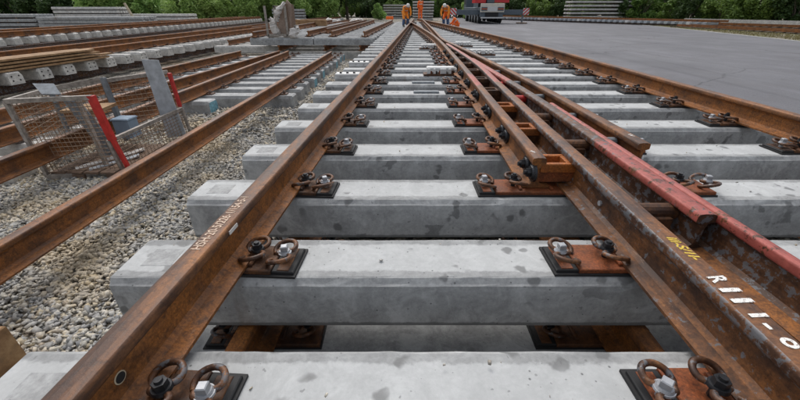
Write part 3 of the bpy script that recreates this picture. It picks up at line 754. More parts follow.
# long rails and panels farther back, left of the middle
for j, (x0, x1, y0, y1, lab) in enumerate(((-6.2, -5.3, 14, 40, 'rusty rail pair on the ground left of the end-on panel'), (-8.4, -7.2, 17, 46, 'rusty rail pair behind the grey scrap bin'), (-10.6, -9.6, 20, 55, 'farthest rusty rail pair in the middle, before the bright willows'))):
    t = thing('track_panel', lab, 'track panel', (x0, y0, G))
    me = small_sleeper(2.5, mat='concrete_old')
    for k in range(int((y1-y0)/.65)): link('sleeper', me, t, (-.5+(x1-x0)*k*.65/(y1-y0), .65*k, .18+.18*(j != 1)))
    for dx in (0, 1.45):
        part('rail', rail_mb([(y0, x0+dx), (y1, x1+dx)], G+.2+.18*(j != 1), 6), ['rail', 'head', 'head', 'head', 'rail', 'rail'], t)

# ------------------------------------------------------------------ wire mesh crate at the left
CR = thing('wire_mesh_crate', 'tilted broken wire mesh crate with red corner posts standing on gravel behind a rail', 'crate', (-3.1, 3.8, G))
def framebar(a, b, w=.03, mat='frame', name='frame_bar', h=None):
    return part(name, MB().bar(a, b, w, h), mat, CR)
def grid(c00, c10, c01, c11, nu, nv, name='wire_mesh', mat='wire', r=.0035):
    mb = MB(); c00, c10, c01, c11 = map(Vector, (c00, c10, c01, c11))
    B = lambda u, v: c00*(1-u)*(1-v)+c10*u*(1-v)+c01*(1-u)*v+c11*u*v
    for i in range(nu+1): mb.tube([B(i/nu, j/4)+Vector((0, 0, .004*math.sin(i*3+j))) for j in range(5)], r, 4, cap=False)
    for j in range(nv+1): mb.tube([B(i/4, j/nv)+Vector((0, .007, 0)) for i in range(5)], r, 4, cap=False)
    o = part(name, mb, mat, CR); o['kind'] = 'stuff'; return o
a_tl, a_tr, a_bl, a_br = (-3.68, 3.35, .12), (-2.90, 3.40, .145), (-3.59, 3.30, -.63), (-2.86, 3.44, -.62)
b_tl, b_tr, b_bl, b_br = (-3.93, 4.1, .09), (-2.73, 4.38, .225), (-4.0, 4.15, -.6), (-2.66, 4.4, -.55)
framebar(a_tl, a_bl, .035); framebar(a_tl, a_tr, .04); framebar(a_bl, a_br, .045)
framebar(b_tl, b_tr, .04); framebar(a_tl, b_tl, .035); framebar(b_tl, b_bl, .035, 'galv_dull'); framebar(b_tl, (-3.37, 4.22, .19), .03)
framebar((-3.37, 4.2, .19), (-3.36, 4.2, -.55), .045, 'galv_dull')
framebar((-2.905, 3.40, .16), (-2.885, 3.42, -.28), .06, 'redsteel', 'red_post', .045); framebar((-2.885, 3.425, -.28), (-2.85, 3.44, -.60), .035, 'redsteel', 'red_post')
framebar((-2.70, 4.36, .215), (-2.70, 4.38, -.18), .035, 'redsteel', 'red_post')
framebar((-3.22, 3.6, .08), (-3.12, 3.5, -.60), .035, 'frame'); framebar((-2.92, 3.41, -.28), (-2.90, 3.42, -.62), .03)
grid(a_bl, a_br, a_tl, a_tr, 19, 18)
grid(b_bl, b_br, b_tl, b_tr, 24, 15)
grid(a_bl, b_bl, a_tl, b_tl, 12, 12)
# low hinged gate on the right
g_tl, g_tr, g_bl, g_br = (-2.88, 3.46, -.275), (-2.65, 4.32, -.19), (-2.86, 3.46, -.61), (-2.64, 4.34, -.50)
framebar(g_tl, g_tr, .035); framebar(g_bl, g_br, .03); framebar(g_tr, g_br, .03)
grid(g_bl, g_br, g_tl, g_tr, 20, 9)
# floor
for k in range(5):
    part('floor_board', MB().bar((-3.5+.17*k, 3.32, -.60), (-3.45+.17*k, 4.15, -.59), .15, .02), 'board', CR)
for x in (-3.3, -2.95): part('foot_block', MB().box(x-.06, x+.06, 3.32, 3.44, G, -.615), 'board', CR)
# steel strips and boxes held in the crate
def slab(name, pts, th, mat, label, cat, group=None, holes=0):
    """flat sheet through four 3-d corners with thickness"""
    P = [Vector(p) for p in pts]; nrm = (P[1]-P[0]).cross(P[3]-P[0]).normalized()*th
    c0 = sum(P, Vector())/4; t = thing(name, label, cat, (c0.x, c0.y, min(p.z for p in P)))
    if group: t['group'] = group
    mb = MB().add(P+[p+nrm for p in P], [(3, 2, 1, 0), (4, 5, 6, 7), (0, 1, 5, 4), (1, 2, 6, 5), (2, 3, 7, 6), (3, 0, 4, 7)]); part('sheet', mb, mat, t)
    for k in range(holes):
        u = (k+.8)/(holes+.6); q = P[0].lerp(P[1], u).lerp(P[3].lerp(P[2], u), .5)
        mb = MB().cyl(q+nrm*1.2, nrm, .018, .01, 10); part('rivet', mb, 'whitepaint', t)
    return t
slab('steel_strip', [(-2.90, 4.25, .38), (-2.715, 4.25, .37), (-2.63, 4.22, -.50), (-2.865, 4.22, -.52)], .012, 'galv', 'tall light grey steel strip leaning upright at the right of the mesh crate', 'steel strip', None, 0)
slab('steel_strip', [(-3.52, 3.52, .25), (-3.315, 3.52, .25), (-3.16, 3.38, .18), (-3.34, 3.38, .18)], .012, 'galv_dull', 'dark grey plate with three white rivets across the crate top at left', 'steel plate', None, 3)
slab('steel_strip', [(-3.51, 3.72, .09), (-3.34, 3.72, .09), (-3.08, 3.68, -.50), (-3.24, 3.68, -.56)], .012, 'galv_dull', 'dark grey strip slanting down inside the crate behind the red post', 'steel strip')
slab('steel_strip', [(-3.42, 3.45, -.585), (-3.0, 3.95, -.55), (-2.94, 3.87, -.55), (-3.36, 3.38, -.585)], .012, 'sack', 'pale grey strip lying flat on the crate floor', 'steel strip')
slab('steel_strip', [(-3.25, 3.42, -.585), (-2.95, 3.78, -.56), (-2.9, 3.70, -.56), (-3.2, 3.36, -.585)], .012, 'galv', 'second pale strip beside the first on the crate floor', 'steel strip')
bx = thing('blue_box', 'small pale blue box sitting inside the mesh crate', 'box', (-3.15, 4.1, -.55))
part('box', MB().box(-3.30, -3.12, 4.0, 4.16, -.46, -.25, 0, .012), 'bluebox', bx); part('lid', MB().box(-3.31, -3.11, 3.99, 4.17, -.252, -.23, 0, .008), 'bluebox', bx)
slab('board', [(-3.6, 3.75, -.10), (-3.15, 3.75, -.08), (-3.12, 3.95, -.06), (-3.58, 3.95, -.08)], .03, 'timber', 'short reddish timber board lying inside the crate', 'board')

# ------------------------------------------------------------------ scrap bin on the far panel
BN = thing('scrap_bin', 'grey framed bin with torn boards and white sacking standing on the end-on panel', 'bin', (-4.3, 13.4, .0))
bx0, bx1, by0, by1 = -4.42, -3.76, 13.1, 14.1
for x in (bx0, bx1):
    for y in (by0, by1): part('post', MB().bar((x, y, .02), (x+.02, y, .95), .06), 'frame', BN)
for y in (by0, by1): part('rim', MB().bar((bx0, y, .08), (bx1, y, .08), .06), 'frame', BN)
part('rim', MB().bar((bx0, by1, .93), (bx1, by1, .93), .06), 'frame', BN)
part('foot', MB().box(bx0, bx0+.15, by0, by1, .0, .05), 'frame', BN); part('foot', MB().box(bx1-.15, bx1, by0, by1, .0, .05), 'frame', BN)
part('back_panel', MB().add([(-4.2, 13.3, .12), (-3.72, 13.3, .12), (-3.6, 13.35, 1.0), (-3.72, 13.35, 1.12), (-3.98, 13.3, .7), (-4.2, 13.36, .12), (-3.72, 13.36, .12), (-3.6, 13.41, 1.0), (-3.72, 13.41, 1.12), (-3.98, 13.36, .7)],
     [(0, 1, 2, 3, 4), (9, 8, 7, 6, 5), (0, 5, 6, 1), (1, 6, 7, 2), (2, 7, 8, 3), (3, 8, 9, 4), (4, 9, 5, 0)]), 'brownboard', BN)
part('side_panel', MB().box(-3.74, -3.71, 13.2, 14.1, .1, 1.0), 'board', BN)
def lump(pts, r, mat, parent, name, seed=1):
    rg = random.Random(seed); bm = bmesh.new()
    for p in pts:
        g = bmesh.ops.create_icosphere(bm, subdivisions=2, radius=r)
        for v_ in g['verts']: v_.co = Vector((v_.co.x*rg.uniform(.85, 1.15), v_.co.y*.7, v_.co.z*rg.uniform(.85, 1.2)))+Vector(p)
    me = bpy.data.meshes.new(name); bm.to_mesh(me); bm.free(); me.materials.append(M[mat]); p = wloc(parent)
    me.transform(Matrix.Translation(-p)); 
    for f_ in me.polygons: f_.use_smooth = True
    return link(name, me, parent)
def sacking(path, rad, seed):
    rg = random.Random(seed); mb = MB(); pts = []; rr = []
    for i in range(len(path)-1):
        for t in (0, .33, .66):
            q = Vector(path[i]).lerp(Vector(path[i+1]), t); pts.append(q+Vector([rg.uniform(-.04, .04) for _ in range(3)])); rr.append((rad[i]*(1-t)+rad[i+1]*t)*rg.uniform(.7, 1.25))
    mb.tube(pts, rr, 7); mb.v = [(x+rg.uniform(-.03, .03), y+rg.uniform(-.03, .03), z+rg.uniform(-.03, .03)) for x, y, z in mb.v]; mb.sm = [False]*len(mb.sm)
    part('sacking', mb, 'sack', BN)
sacking([(-4.12, 13.2, .12), (-4.22, 13.2, .3), (-4.2, 13.2, .5), (-4.33, 13.2, .66)], [.12, .13, .11, .07], 1)
sacking([(-4.18, 13.25, .55), (-4.05, 13.2, .72), (-3.88, 13.2, .92), (-3.72, 13.22, 1.08)], [.08, .10, .09, .04], 2)
sacking([(-3.6, 13.1, .08), (-3.48, 13.1, .2), (-3.42, 13.15, .36)], [.13, .14, .05], 3)

# ------------------------------------------------------------------ sleeper piles in the background
def pile(label, x, y, z, L, n, layers, rz=0, sp=.34, mat='concrete_old', taper=0, lh=.30, group=None):
    t = thing('sleeper_pile', label, 'sleeper pile', (x, y, z), rz, group)
    me = small_sleeper(L, .2, .28, .22, mat)
    wb = MB().box(0, 0.09, 0, n*sp, 0, lh-.21).mesh('batten', 'timber')
    pk = MB().box(-L*.47, L*.47, -n*sp/2+.12, n*sp/2-.2, -.05, .055).mesh('shade_fill', 'dark_web')  # dark box set into each gap, painted in for the shade between layers
    for k in range(layers):
        cut = taper*k
        for j in range(n-2*0):
            if j < cut or j >= n-cut: continue
            link('sleeper', me, t, (-L/2+random.uniform(-.04, .04), j*sp-n*sp/2, k*lh+.2+.05))
        if k:
            link('shade_fill', pk, t, (0, 0, k*lh))
            for bx_ in (-L*.3, L*.3): link('batten', wb, t, (bx_, -n*sp/2, k*lh-.05+.0))
    return t
pile('tall block of stacked pale concrete sleepers beyond the parking area at right', 25.4, 52, G, 8.0, 5, 8, .06, sp=.4, lh=.42, mat='concrete_old')
pile('low block of stacked grey sleepers in the centre behind the workers, left one', -.9, 66, G, 3.6, 5, 6, .0, sp=.4, lh=.36, mat='concrete_old')
pile('block of stacked grey sleepers in the centre behind the workers, right one', 3.3, 58, G, 2.9, 5, 7, .0, sp=.4, lh=.36)
pile('white sleeper pile at far left, several uneven layers with a pole beside it', -27.4, 36, G, 5.2, 5, 6, .12, sp=.4, lh=.28, mat='concrete_white', taper=0)
pile('flatter white sleeper pile right of the leaning pole', -22.3, 37, G, 6.2, 5, 4, .1, sp=.4, lh=.28, mat='concrete_white')
pile('dark grey low sleeper pile at the far left edge', -31, 31, G, 6.5, 6, 4, .1, sp=.4, lh=.3, mat='concrete')
pile('dark grey low sleeper pile in front of the white pile', -23.6, 31.5, G, 7.5, 6, 4, .1, sp=.4, lh=.24, mat='concrete')
pile('small white sleeper pile behind the scrap bin', -13.2, 48, G, 3.6, 4, 5, .1, sp=.4, lh=.3, mat='concrete_plain')
pl = thing('leaning_pole', 'pale pole leaning beside the white sleeper pile', 'pole', (-21, 35, G))
part('pole', MB().tube([(-23.1, 35, G), (-23.9, 35.2, 1.25)], .1, 8), 'wirepole', pl)

# long stacked panel beyond the asphalt at the right
RS = thing('stacked_track_panel', 'long grey girder like track panel with rusty rails on top beyond the asphalt', 'track panel', (24, 40, G))
def along(t, z): return Vector((26.0-.0*t, 62-t*33, z))   # t 0..1
A0, A1 = Vector((13.5, 63, 0)), Vector((29.0, 35.5, 0))
dv = (A1-A0); nrm_ = Vector((dv.y, -dv.x, 0)).normalized(); Ls = dv.length; dn = dv.normalized()
for k in range(int(Ls/.65)):
    p = A0+dn*(k*.65)
    mb = MB().bar(p-nrm_*1.2+Vector((0, 0, G+.32)), p+nrm_*1.2+Vector((0, 0, G+.32)), .3, .22); part('sleeper', mb, 'galv' if k % 9 else 'white', RS)
for s in (-.75, .75):
    part('rail', MB().bar(A0+nrm_*s+Vector((0, 0, G+.52)), A1+nrm_*s+Vector((0, 0, G+.52)), .12, .16), 'rail', RS)
    part('rail', MB().bar(A0+nrm_*s+Vector((0, 0, G+.13)), A1+nrm_*s+Vector((0, 0, G+.13)), .12, .16), 'dark_web', RS)
for (x0, y0, x1, y1, z, lab) in ((26.2, 36.5, 30, 10, G+.02, 'rusty siding track on sleepers in the weedy strip beyond the asphalt at right'), (30.5, 41.5, 41, 14, G+.05, 'farther siding track half hidden in weeds below the dark trees')):
    t = thing('siding_track', lab, 'railway track', (x0, y0, G)); A = Vector((x0, y0, 0)); B_ = Vector((x1, y1, 0)); dd = (B_-A).normalized(); nn = Vector((dd.y, -dd.x, 0))
    for k in range(int((B_-A).length/.7)):
        p = A+dd*.7*k; mb = MB().bar(p-nn*1.25+Vector((0, 0, z+.03)), p+nn*1.25+Vector((0, 0, z+.03)), .25, .1); part('sleeper', mb, 'dirt', t)
    for s in (-.72, .72): part('rail', MB().bar(A+nn*s+Vector((0, 0, z+.16)), B_+nn*s+Vector((0, 0, z+.16)), .07, .16), 'rail', t)
t = thing('low_wall', 'low pale concrete edge running along the far siding at right', 'wall', (38, 30, G))
part('wall', MB().bar((31.5, 44, G+.3), (43.5, 17, G+.3), .35, .5), 'concrete_old', t)

# ------------------------------------------------------------------ crane truck
CT = thing('crane_truck', 'dark grey mobile crane truck seen from behind with red upper works and side beams out', 'truck', (10, 44, G))
tx, ty = 10.1, 44.
def cp(name, mb, mat): return part(name, mb, mat, CT)
cp('chassis', MB().box(tx-1.25, tx+1.25, ty+.15, ty+11, .02, .62, 0, .06), 'truckgrey')
cp('rear_panel', MB().box(tx-1.3, tx+1.3, ty, ty+.15, .48, 1.32, 0, .03), 'truckwhite')
cp('number_board', MB().box(tx-.5, tx+.5, ty-.03, ty, .56, 1.02), 'white')
for s in (-1, 1):
    f_ = cp('light_cluster', MB().box(tx+s*.9-.32, tx+s*.9+.32, ty-.05, ty, .62, .98, 0, .01), 'truckgrey')
    for k in range(3): part('lamp', MB().cyl((tx+s*.9-.2+.2*k, ty-.05, .8), (0, -1, 0), .08, .03, 10), 'lamp', f_)
cp('bumper', MB().box(tx-1.2, tx+1.2, ty-.1, ty+.15, -.12, .0, 0, .02), 'white')
cp('tow_box', MB().box(tx-.7, tx+.7, ty-.0, ty+.6, -.05, .48, 0, .03), 'pad')
cp('deck', MB().box(tx-1.35, tx+1.35, ty+.3, ty+10.8, .62, .95, 0, .04), 'truckgrey')
cp('counterweight', MB().box(tx-1.7, tx-.5, ty+1.4, ty+3.4, 1.38, 2.6, 0, .08), 'truckred'); cp('counterweight', MB().box(tx+.35, tx+2.1, ty+1.4, ty+3.4, 1.42, 2.5, 0, .08), 'truckred')
cp('turret', MB().box(tx-.95, tx+.95, ty+3.4, ty+6.5, .95, 2.7, 0, .1), 'truckgrey')
cp('boom', MB().bar((tx, ty+1.2, 1.75), (tx, ty+13, 3.1), .8, .75), 'truckgrey')
cab = cp('cab', MB().box(tx-1.25, tx+1.25, ty+10.2, ty+12, .1, 2.3, 0, .15), 'truckgrey'); part('window', MB().box(tx-1.27, tx+1.27, ty+10.6, ty+11.7, 1.3, 1.95, 0, .03), 'pad', cab)
wm = MB()
wm.cyl((0, 0, 0), (1, 0, 0), .50, .34, 24, 0, .54, True); wm.cyl((.34, 0, 0), (1, 0, 0), .54, .03, 24, 0, .50)
wm = wm.mesh('wheel', 'tyre'); rm = MB().cyl((-.02, 0, 0), (1, 0, 0), .26, .41, 14, 0).mesh('rim', 'galv_dull')
for wy in (1.1, 2.9, 4.7, 6.5, 9.2):
    for wx in (-1.33, .95):
        w_ = link('wheel', wm, CT, (tx+wx-10, ty+wy-44, .56)); link('rim', rm, w_)
for s, x_end, yy in ((-1, 5.95, ty+1.0), (1, 14.1, ty+1.2)):
    x_s = tx+s*1.25
    bm_ = cp('outrigger_beam', MB().box(min(x_s, x_end), max(x_s, x_end), yy-.2, yy+.2, .22, .72, 0, .02), 'truckgrey')
    leg = cp('outrigger_leg', MB().cyl((x_end-s*.25, yy, G+.12), (0, 0, 1), .1, 1.1, 12), 'galv_dull')
    part('pad', MB().cyl((x_end-s*.25, yy, G+.012), (0, 0, 1), .62, .10, 16), 'board', leg)
    # warning plate with red and white diagonal stripes
    wp = cp('warning_plate', MB().box(x_end-.34, x_end+.34, yy-.28, yy-.25, .20, .88), 'white')
    mb = MB(); yq = yy-.284
    for c0 in (-.9, -.5, -.1, .3, .7):
        ptsq = []
        def clip(poly_, ax, lim, sg):
            out = []
            for i in range(len(poly_)):
                a, b = poly_[i], poly_[(i+1) % len(poly_)]; fa, fb = sg*(lim-a[ax]), sg*(lim-b[ax])
                if fa >= 0: out.append(a)
                if fa*fb < 0:
                    tt = fa/(fa-fb); out.append(tuple(a[q]+(b[q]-a[q])*tt for q in (0, 1)))
            return out
        q = [(c0-.36, -.36), (c0-.16, -.36), (c0-.16+.72, .36), (c0-.36+.72, .36)]
        if s < 0: q = [(-a, b) for a, b in q][::-1]
        for ax, lim, sg in ((0, .335, 1), (0, -.335, -1)):
            q = clip(q, ax, lim, sg)
            if not q: break
        q = [(a, max(-.335, min(.335, b))) for a, b in q]
        if len(q) >= 3:
            mb.add([(x_end+a, yq, .54+b) for a, b in q], [tuple(range(len(q)))])
    part('stripes', mb, 'stripe_red', wp)

# ------------------------------------------------------------------ people
def skinfig(name, verts, edges, radii, mat, parent, sub=1):
    me = bpy.data.meshes.new(name); me.from_pydata([tuple(v_) for v_ in verts], edges, []); o = link(name, me, parent)
    m_ = o.modifiers.new('s', 'SKIN'); m_.use_smooth_shade = True
    for i, r_ in enumerate(radii): me.skin_vertices[0].data[i].radius = (r_, r_) if isinstance(r_, float) else r_
    me.skin_vertices[0].data[0].use_root = True
    s_ = o.modifiers.new('d', 'SUBSURF'); s_.levels = sub; s_.render_levels = sub
    dg = bpy.context.evaluated_depsgraph_get(); ev = o.evaluated_get(dg); nm = bpy.data.meshes.new_from_object(ev)
    o.modifiers.clear(); o.data = nm; nm.materials.clear(); nm.materials.append(M[mat])
    for p_ in nm.polygons: p_.use_smooth = True
    return o
def person(label, loc, J, rz, top='hivis', trousers='hivis', hat='helmet', low=None, group='track workers in orange'):
    """J: joints dict (metres, figure faces +x before rz)"""
    t = thing('person', label, 'person', loc, rz, group)
    V = lambda k: Vector(J[k])
    # continuous body (skin), clothes over it
    names = ['pel', 'sp', 'ch', 'nk', 'hd', 'ls', 'le', 'lh', 'rs', 're', 'rh', 'lp', 'lk', 'la', 'lt', 'rp', 'rk', 'ra', 'rt']
    ed = [(0, 1), (1, 2), (2, 3), (3, 4), (2, 5), (5, 6), (6, 7), (2, 8), (8, 9), (9, 10), (0, 11), (11, 12), (12, 13), (13, 14), (0, 15), (15, 16), (16, 17), (17, 18)]
    rad = [.12, .12, .13, .055, .085, .06, .042, .03, .06, .042, .03, .085, .06, .045, .035, .085, .06, .045, .035]
    body = skinfig('body', [V(k) for k in names], ed, rad, 'skin', t)
    jk = ['pel', 'sp', 'ch', 'nk', 'ls', 'le', 'lh', 'rs', 're', 'rh']
    jv = [V(k) for k in jk]; jv[3] = jv[2].lerp(jv[3], .7); jv[6] = jv[5].lerp(jv[6], .85); jv[9] = jv[8].lerp(jv[9], .85)
    skinfig('jacket', jv, [(0, 1), (1, 2), (2, 3), (2, 4), (4, 5), (5, 6), (2, 7), (7, 8), (8, 9)], [.165, .16, .17, .075, .085, .062, .05, .085, .062, .05], top, t)
    if low:
        for q in 'lr': link('lower_leg', MB().tube([V(q+'k'), V(q+'k').lerp(V(q+'a'), .4), V(q+'a')], [.085, .088, .07], 10).mesh('lower_leg', low), t)
    tv = [V('pel'), V('lp'), V('lk'), V('la'), V('rp'), V('rk'), V('ra')]
    skinfig('trousers', tv, [(0, 1), (1, 2), (2, 3), (0, 4), (4, 5), (5, 6)], [.15, .105, .078, .066, .105, .078, .066], trousers, t)
    for a, b in (('la', 'lt'), ('ra', 'rt')):
        p, q = V(a), V(b); mb = MB().tube([p+Vector((-.05, 0, .0)), p.lerp(q, .5), q], [.05, .055, .045], 8); me = mb.mesh('boot', 'boot'); link('boot', me, t)
    # reflective bands
    c_ = V('sp').lerp(V('ch'), .35); ax = (V('ch')-V('sp')).normalized()
    link('reflective_band', MB().cyl(c_-ax*.025, ax, .183, .05, 16, 0, .186, True).mesh('reflective_band', 'silverstripe'), t)
    h = V('hd'); up = (V('hd')-V('nk')).normalized(); fw = Vector((1, 0, 0)); fw = (fw-up*fw.dot(up)).normalized(); sd = up.cross(fw)
    for s in (-1, 1):
        link('eye', MB().cyl(h+fw*.088+sd*.03*s+up*.0, fw, .011, .006, 8).mesh('eye', 'pad'), t)
        link('ear', MB().cyl(h+sd*.085*s, sd*s, .022, .012, 8).mesh('ear', 'skin'), t)
        # five fingered hands
        w = V('lh' if s > 0 else 'rh'); e = V('le' if s > 0 else 're'); dr = (w-e).normalized(); sdh = dr.orthogonal().normalized()
        mb = MB(); mb.tube([w, w+dr*.045, w+dr*.09], [.022, .035, .034], 6)
        for q in range(4): mb.tube([w+dr*.085+sdh*(q-1.5)*.018, w+dr*(.125+.008*(q in (1, 2)))+sdh*(q-1.5)*.019, w+dr*(.155+.012*(q in (1, 2)))+sdh*(q-1.5)*.017+sd*.015], [.009, .008, .006], 5)
        mb.tube([w+dr*.03+sdh*.03, w+dr*.06+sdh*.055, w+dr*.085+sdh*.06], [.011, .01, .007], 5)
        link('hand', mb.mesh('hand', 'boot'), t)
    link('nose', MB().cyl(h+fw*.09-up*.02, fw-up*.3, .016, .024, 6, 0, .008).mesh('nose', 'skin'), t)
    link('mouth', MB().box(-.002, .002, -.025, .025, -.004, .004, 0, 0, Matrix.Translation(h+fw*.088-up*.055)).mesh('mouth', 'redsteel'), t)
    hm = MB(); rings = []
    for j in range(5):
        a = j/4*math.pi/2; rings.append((h+up*(.025+.095*math.sin(a)), .108*math.cos(a)+.002))
    hm.tube([p for p, _ in rings], [r_ for _, r_ in rings], 14); link('helmet', hm.mesh('helmet', hat), t)
    return t
bend = dict(pel=(-.25, 0, .80), sp=(-.12, 0, .98), ch=(.12, 0, 1.10), nk=(.26, 0, 1.14), hd=(.40, 0, 1.16), ls=(.16, .18, 1.06), le=(.22, .24, .78), lh=(.34, .16, .56), rs=(.16, -.18, 1.06), re=(.24, -.24, .78), rh=(.36, -.14, .56),
            lp=(-.24, .10, .76), lk=(-.02, .13, .46), la=(-.12, .13, .09), lt=(.10, .14, .04), rp=(-.24, -.10, .76), rk=(-.02, -.13, .44), ra=(-.16, -.13, .09), rt=(.06, -.14, .04))
stand = dict(pel=(0, 0, .93), sp=(0, 0, 1.12), ch=(.03, 0, 1.36), nk=(.04, 0, 1.50), hd=(.07, 0, 1.64), ls=(.02, .19, 1.41), le=(.02, .24, 1.12), lh=(.12, .22, .90), rs=(.02, -.19, 1.41), re=(.08, -.25, 1.14), rh=(.26, -.18, 1.02),
             lp=(0, .10, .90), lk=(.04, .11, .50), la=(.0, .11, .09), lt=(.20, .12, .04), rp=(0, -.10, .90), rk=(.03, -.12, .50), ra=(-.06, -.12, .09), rt=(.14, -.14, .04))
kneel = dict(pel=(-.15, 0, .45), sp=(-.08, 0, .62), ch=(.08, 0, .80), nk=(.18, 0, .90), hd=(.29, 0, .97), ls=(.10, .18, .82), le=(.22, .24, .58), lh=(.42, .16, .42), rs=(.10, -.18, .82), re=(.24, -.24, .58), rh=(.42, -.14, .42),
             lp=(-.14, .10, .42), lk=(.22, .14, .46), la=(.20, .14, .09), lt=(.40, .15, .04), rp=(-.14, -.10, .42), rk=(.06, -.14, .07), ra=(-.32, -.14, .10), rt=(-.44, -.14, .04))
person('worker in orange jacket and blue jeans bending over the left rail', (.32, 21.0, .0), bend, R(-75), 'hivis2', 'hivis2', low='denim').scale = (.86,)*3
person('worker in full orange suit standing upright between the rails', (1.75, 34.5, -.05), stand, R(120), 'hivis', 'hivis')
person('worker in amber vest and blue jeans bending down right of the standing worker', (2.38, 20.8, .0), bend, R(-110), 'hivis2', 'hivis', low='denim').scale = (.86,)*3
person('worker in orange crouching low beside the truck', (4.35, 31.0, G+.01), kneel, R(160), 'hivis', 'hivis')

# bits and pieces round the workers
cb_ = thing('tool_box', 'small orange tool box on the rails near the bending worker', 'tool box', (-.5, 27, .2))
part('box', MB().box(-.95, -.45, 27, 27.3, .2, .38, 0, .03), 'hivis', cb_); part('handle', MB().tube([(-.8, 27.15, .38), (-.8, 27.15, .45), (-.6, 27.15, .45), (-.6, 27.15, .38)], .015, 6), 'pad', cb_)
for k, (x, y, lab) in enumerate(((-6.5, 38, 'white crumpled sheet on the ground right of the scrap bin'), (-4.5, 40, 'small white sheet left of the yellow bush'), (-9.6, 36, 'pile of pale rubble behind the scrap bin'))):
    t = thing('debris', lab, 'debris', (x, y, G)); lump([(x+random.uniform(-.7, .7), y+random.uniform(-.3, .3), G+.15+random.uniform(0, .25)) for _ in range(7)], .33, 'sack', t, 'sheet', k)
yb = thing('timber_board', 'yellowish timber board across the rails right of the scrap bin', 'board', (-5, 22, 0)); part('board', MB().box(-5.9, -4.1, 21.9, 22.3, .0, .32, 0, .02), 'timber', yb)

# ------------------------------------------------------------------ trees and bushes
def leafcloud(name, mat, n, rx, ry, rz, leaf, lumps, seed, long=1., droop=0.):
    rg = np.random.default_rng(seed)
    C = rg.normal(size=(lumps, 3)); C /= np.linalg.norm(C, axis=1)[:, None]; C *= rg.uniform(.25, .85, (lumps, 1))**.6
    C *= np.array([rx, ry, rz]); rr = rg.uniform(.22, .42, lumps)*min(rx, rz)
    k = rg.integers(0, lumps, n); dd = rg.normal(size=(n, 3)); dd /= np.linalg.norm(dd, axis=1)[:, None]
    P = C[k]+dd*(rr[k]*rg.uniform(.55, 1.08, n))[:, None]; P[:, 2] += rz
    P = P[P[:, 2] > .0]; n = len(P)
    a = rg.normal(size=(n, 3)); a[:, 2] = a[:, 2]*.6-droop; a /= np.linalg.norm(a, axis=1)[:, None]
    b = np.cross(a, rg.normal(size=(n, 3))); b /= np.linalg.norm(b, axis=1)[:, None]
    s = leaf*rg.uniform(.6, 1.35, n)[:, None]
    V = np.stack([P-a*s*long, P+b*s*.5, P+a*s*long, P-b*s*.5], 1).reshape(-1, 3)
    me = bpy.data.meshes.new(name); me.vertices.add(n*4); me.vertices.foreach_set('co', V.reshape(-1).astype(np.float32))
    me.loops.add(n*4); me.loops.foreach_set('vertex_index', np.arange(n*4, dtype=np.int32)); me.polygons.add(n)
    me.polygons.foreach_set('loop_start', (np.arange(n)*4).astype(np.int32)); me.update(calc_edges=True); me.materials.append(M[mat]); return me
def trunk_mesh(h, r, seed):
    rg = random.Random(seed); mb = MB(); pts = [Vector((rg.uniform(-.08, .08)*i, rg.uniform(-.08, .08)*i, h*i/5)) for i in range(6)]
    mb.tube(pts, [r*(1-.15*i) for i in range(6)], 8)
    for k in range(6):
        p = pts[2+k % 3]; a = rg.uniform(0, 6.3); q = p+Vector((math.cos(a), math.sin(a), .8))*h*.22
        mb.tube([p, p.lerp(q, .5)+Vector((0, 0, .1)), q], [r*.45, r*.3, r*.12], 6)
    return mb.mesh('trunk', 'bark')
TM = [trunk_mesh(6.5, .2, s) for s in range(3)]
CROWN = {'dark': [leafcloud('crown', 'leaf_dark', 15000, 3.6, 3.4, 4.4, .15, 34, s) for s in (1, 2, 3)],
         'mid': [leafcloud('crown', 'leaf_mid', 15000, 3.4, 3.2, 4.2, .14, 30, s) for s in (4, 5, 6)]}
BUSH = {'bright': [leafcloud('foliage', 'leaf_bright', 9000, 1.6, 1.5, 1.7, .10, 26, s, 1.5, -.3) for s in (7, 8, 9)],
        'mid': [leafcloud('foliage', 'leaf_mid', 8000, 1.8, 1.6, 1.3, .10, 22, s) for s in (10, 11)],
        'dark': [leafcloud('foliage', 'leaf_dark', 8000, 2.0, 1.8, 1.6, .11, 22, s) for s in (12, 13)]}
STEM = MB()
for k in range(7):
    a = k*.9; STEM.tube([(0, 0, 0), (math.cos(a)*.3, math.sin(a)*.3, .9), (math.cos(a)*.8, math.sin(a)*.8, 2.0)], [.04, .03, .012], 5)
STEM = STEM.mesh('stem', 'bark')
rgt = random.Random(5)
ORD = 'first second third fourth fifth sixth seventh eighth ninth tenth eleventh twelfth thirteenth fourteenth fifteenth sixteenth seventeenth eighteenth nineteenth twentieth'.split()+['twenty-'+q for q in 'first second third fourth fifth sixth seventh'.split()]
def tree(x, y, kind, s, label, group):
    t = thing('broadleaf_tree', label, 'tree', (x, y, G), rgt.uniform(0, 6.3), group); t.scale = (s, s, s*rgt.uniform(.9, 1.15))
    link('trunk', rgt.choice(TM), t); link('crown', rgt.choice(CROWN[kind]), t, (0, 0, rgt.uniform(-.2, .5)))
def bush(x, y, kind, s, label, group):
    t = thing('bush', label, 'bush', (x, y, G), rgt.uniform(0, 6.3), group); t.scale = (s, s, s*rgt.uniform(.85, 1.2))
    link('stem', STEM, t); link('foliage', rgt.choice(BUSH[kind]), t, (0, 0, -.15))
LF = ' tree from the left in the wood behind the left sleeper piles'
for k in range(26):
    x = -96+k*3.5; tree(x+rgt.uniform(-1, 1), 62+rgt.uniform(-3, 3)-abs(x+40)*.12, 'dark' if k % 4 else 'mid', rgt.uniform(.95, 1.3), ORD[k]+LF, 'trees behind the left piles')
CF = ' tree from the left in the wood behind the workers and central piles'
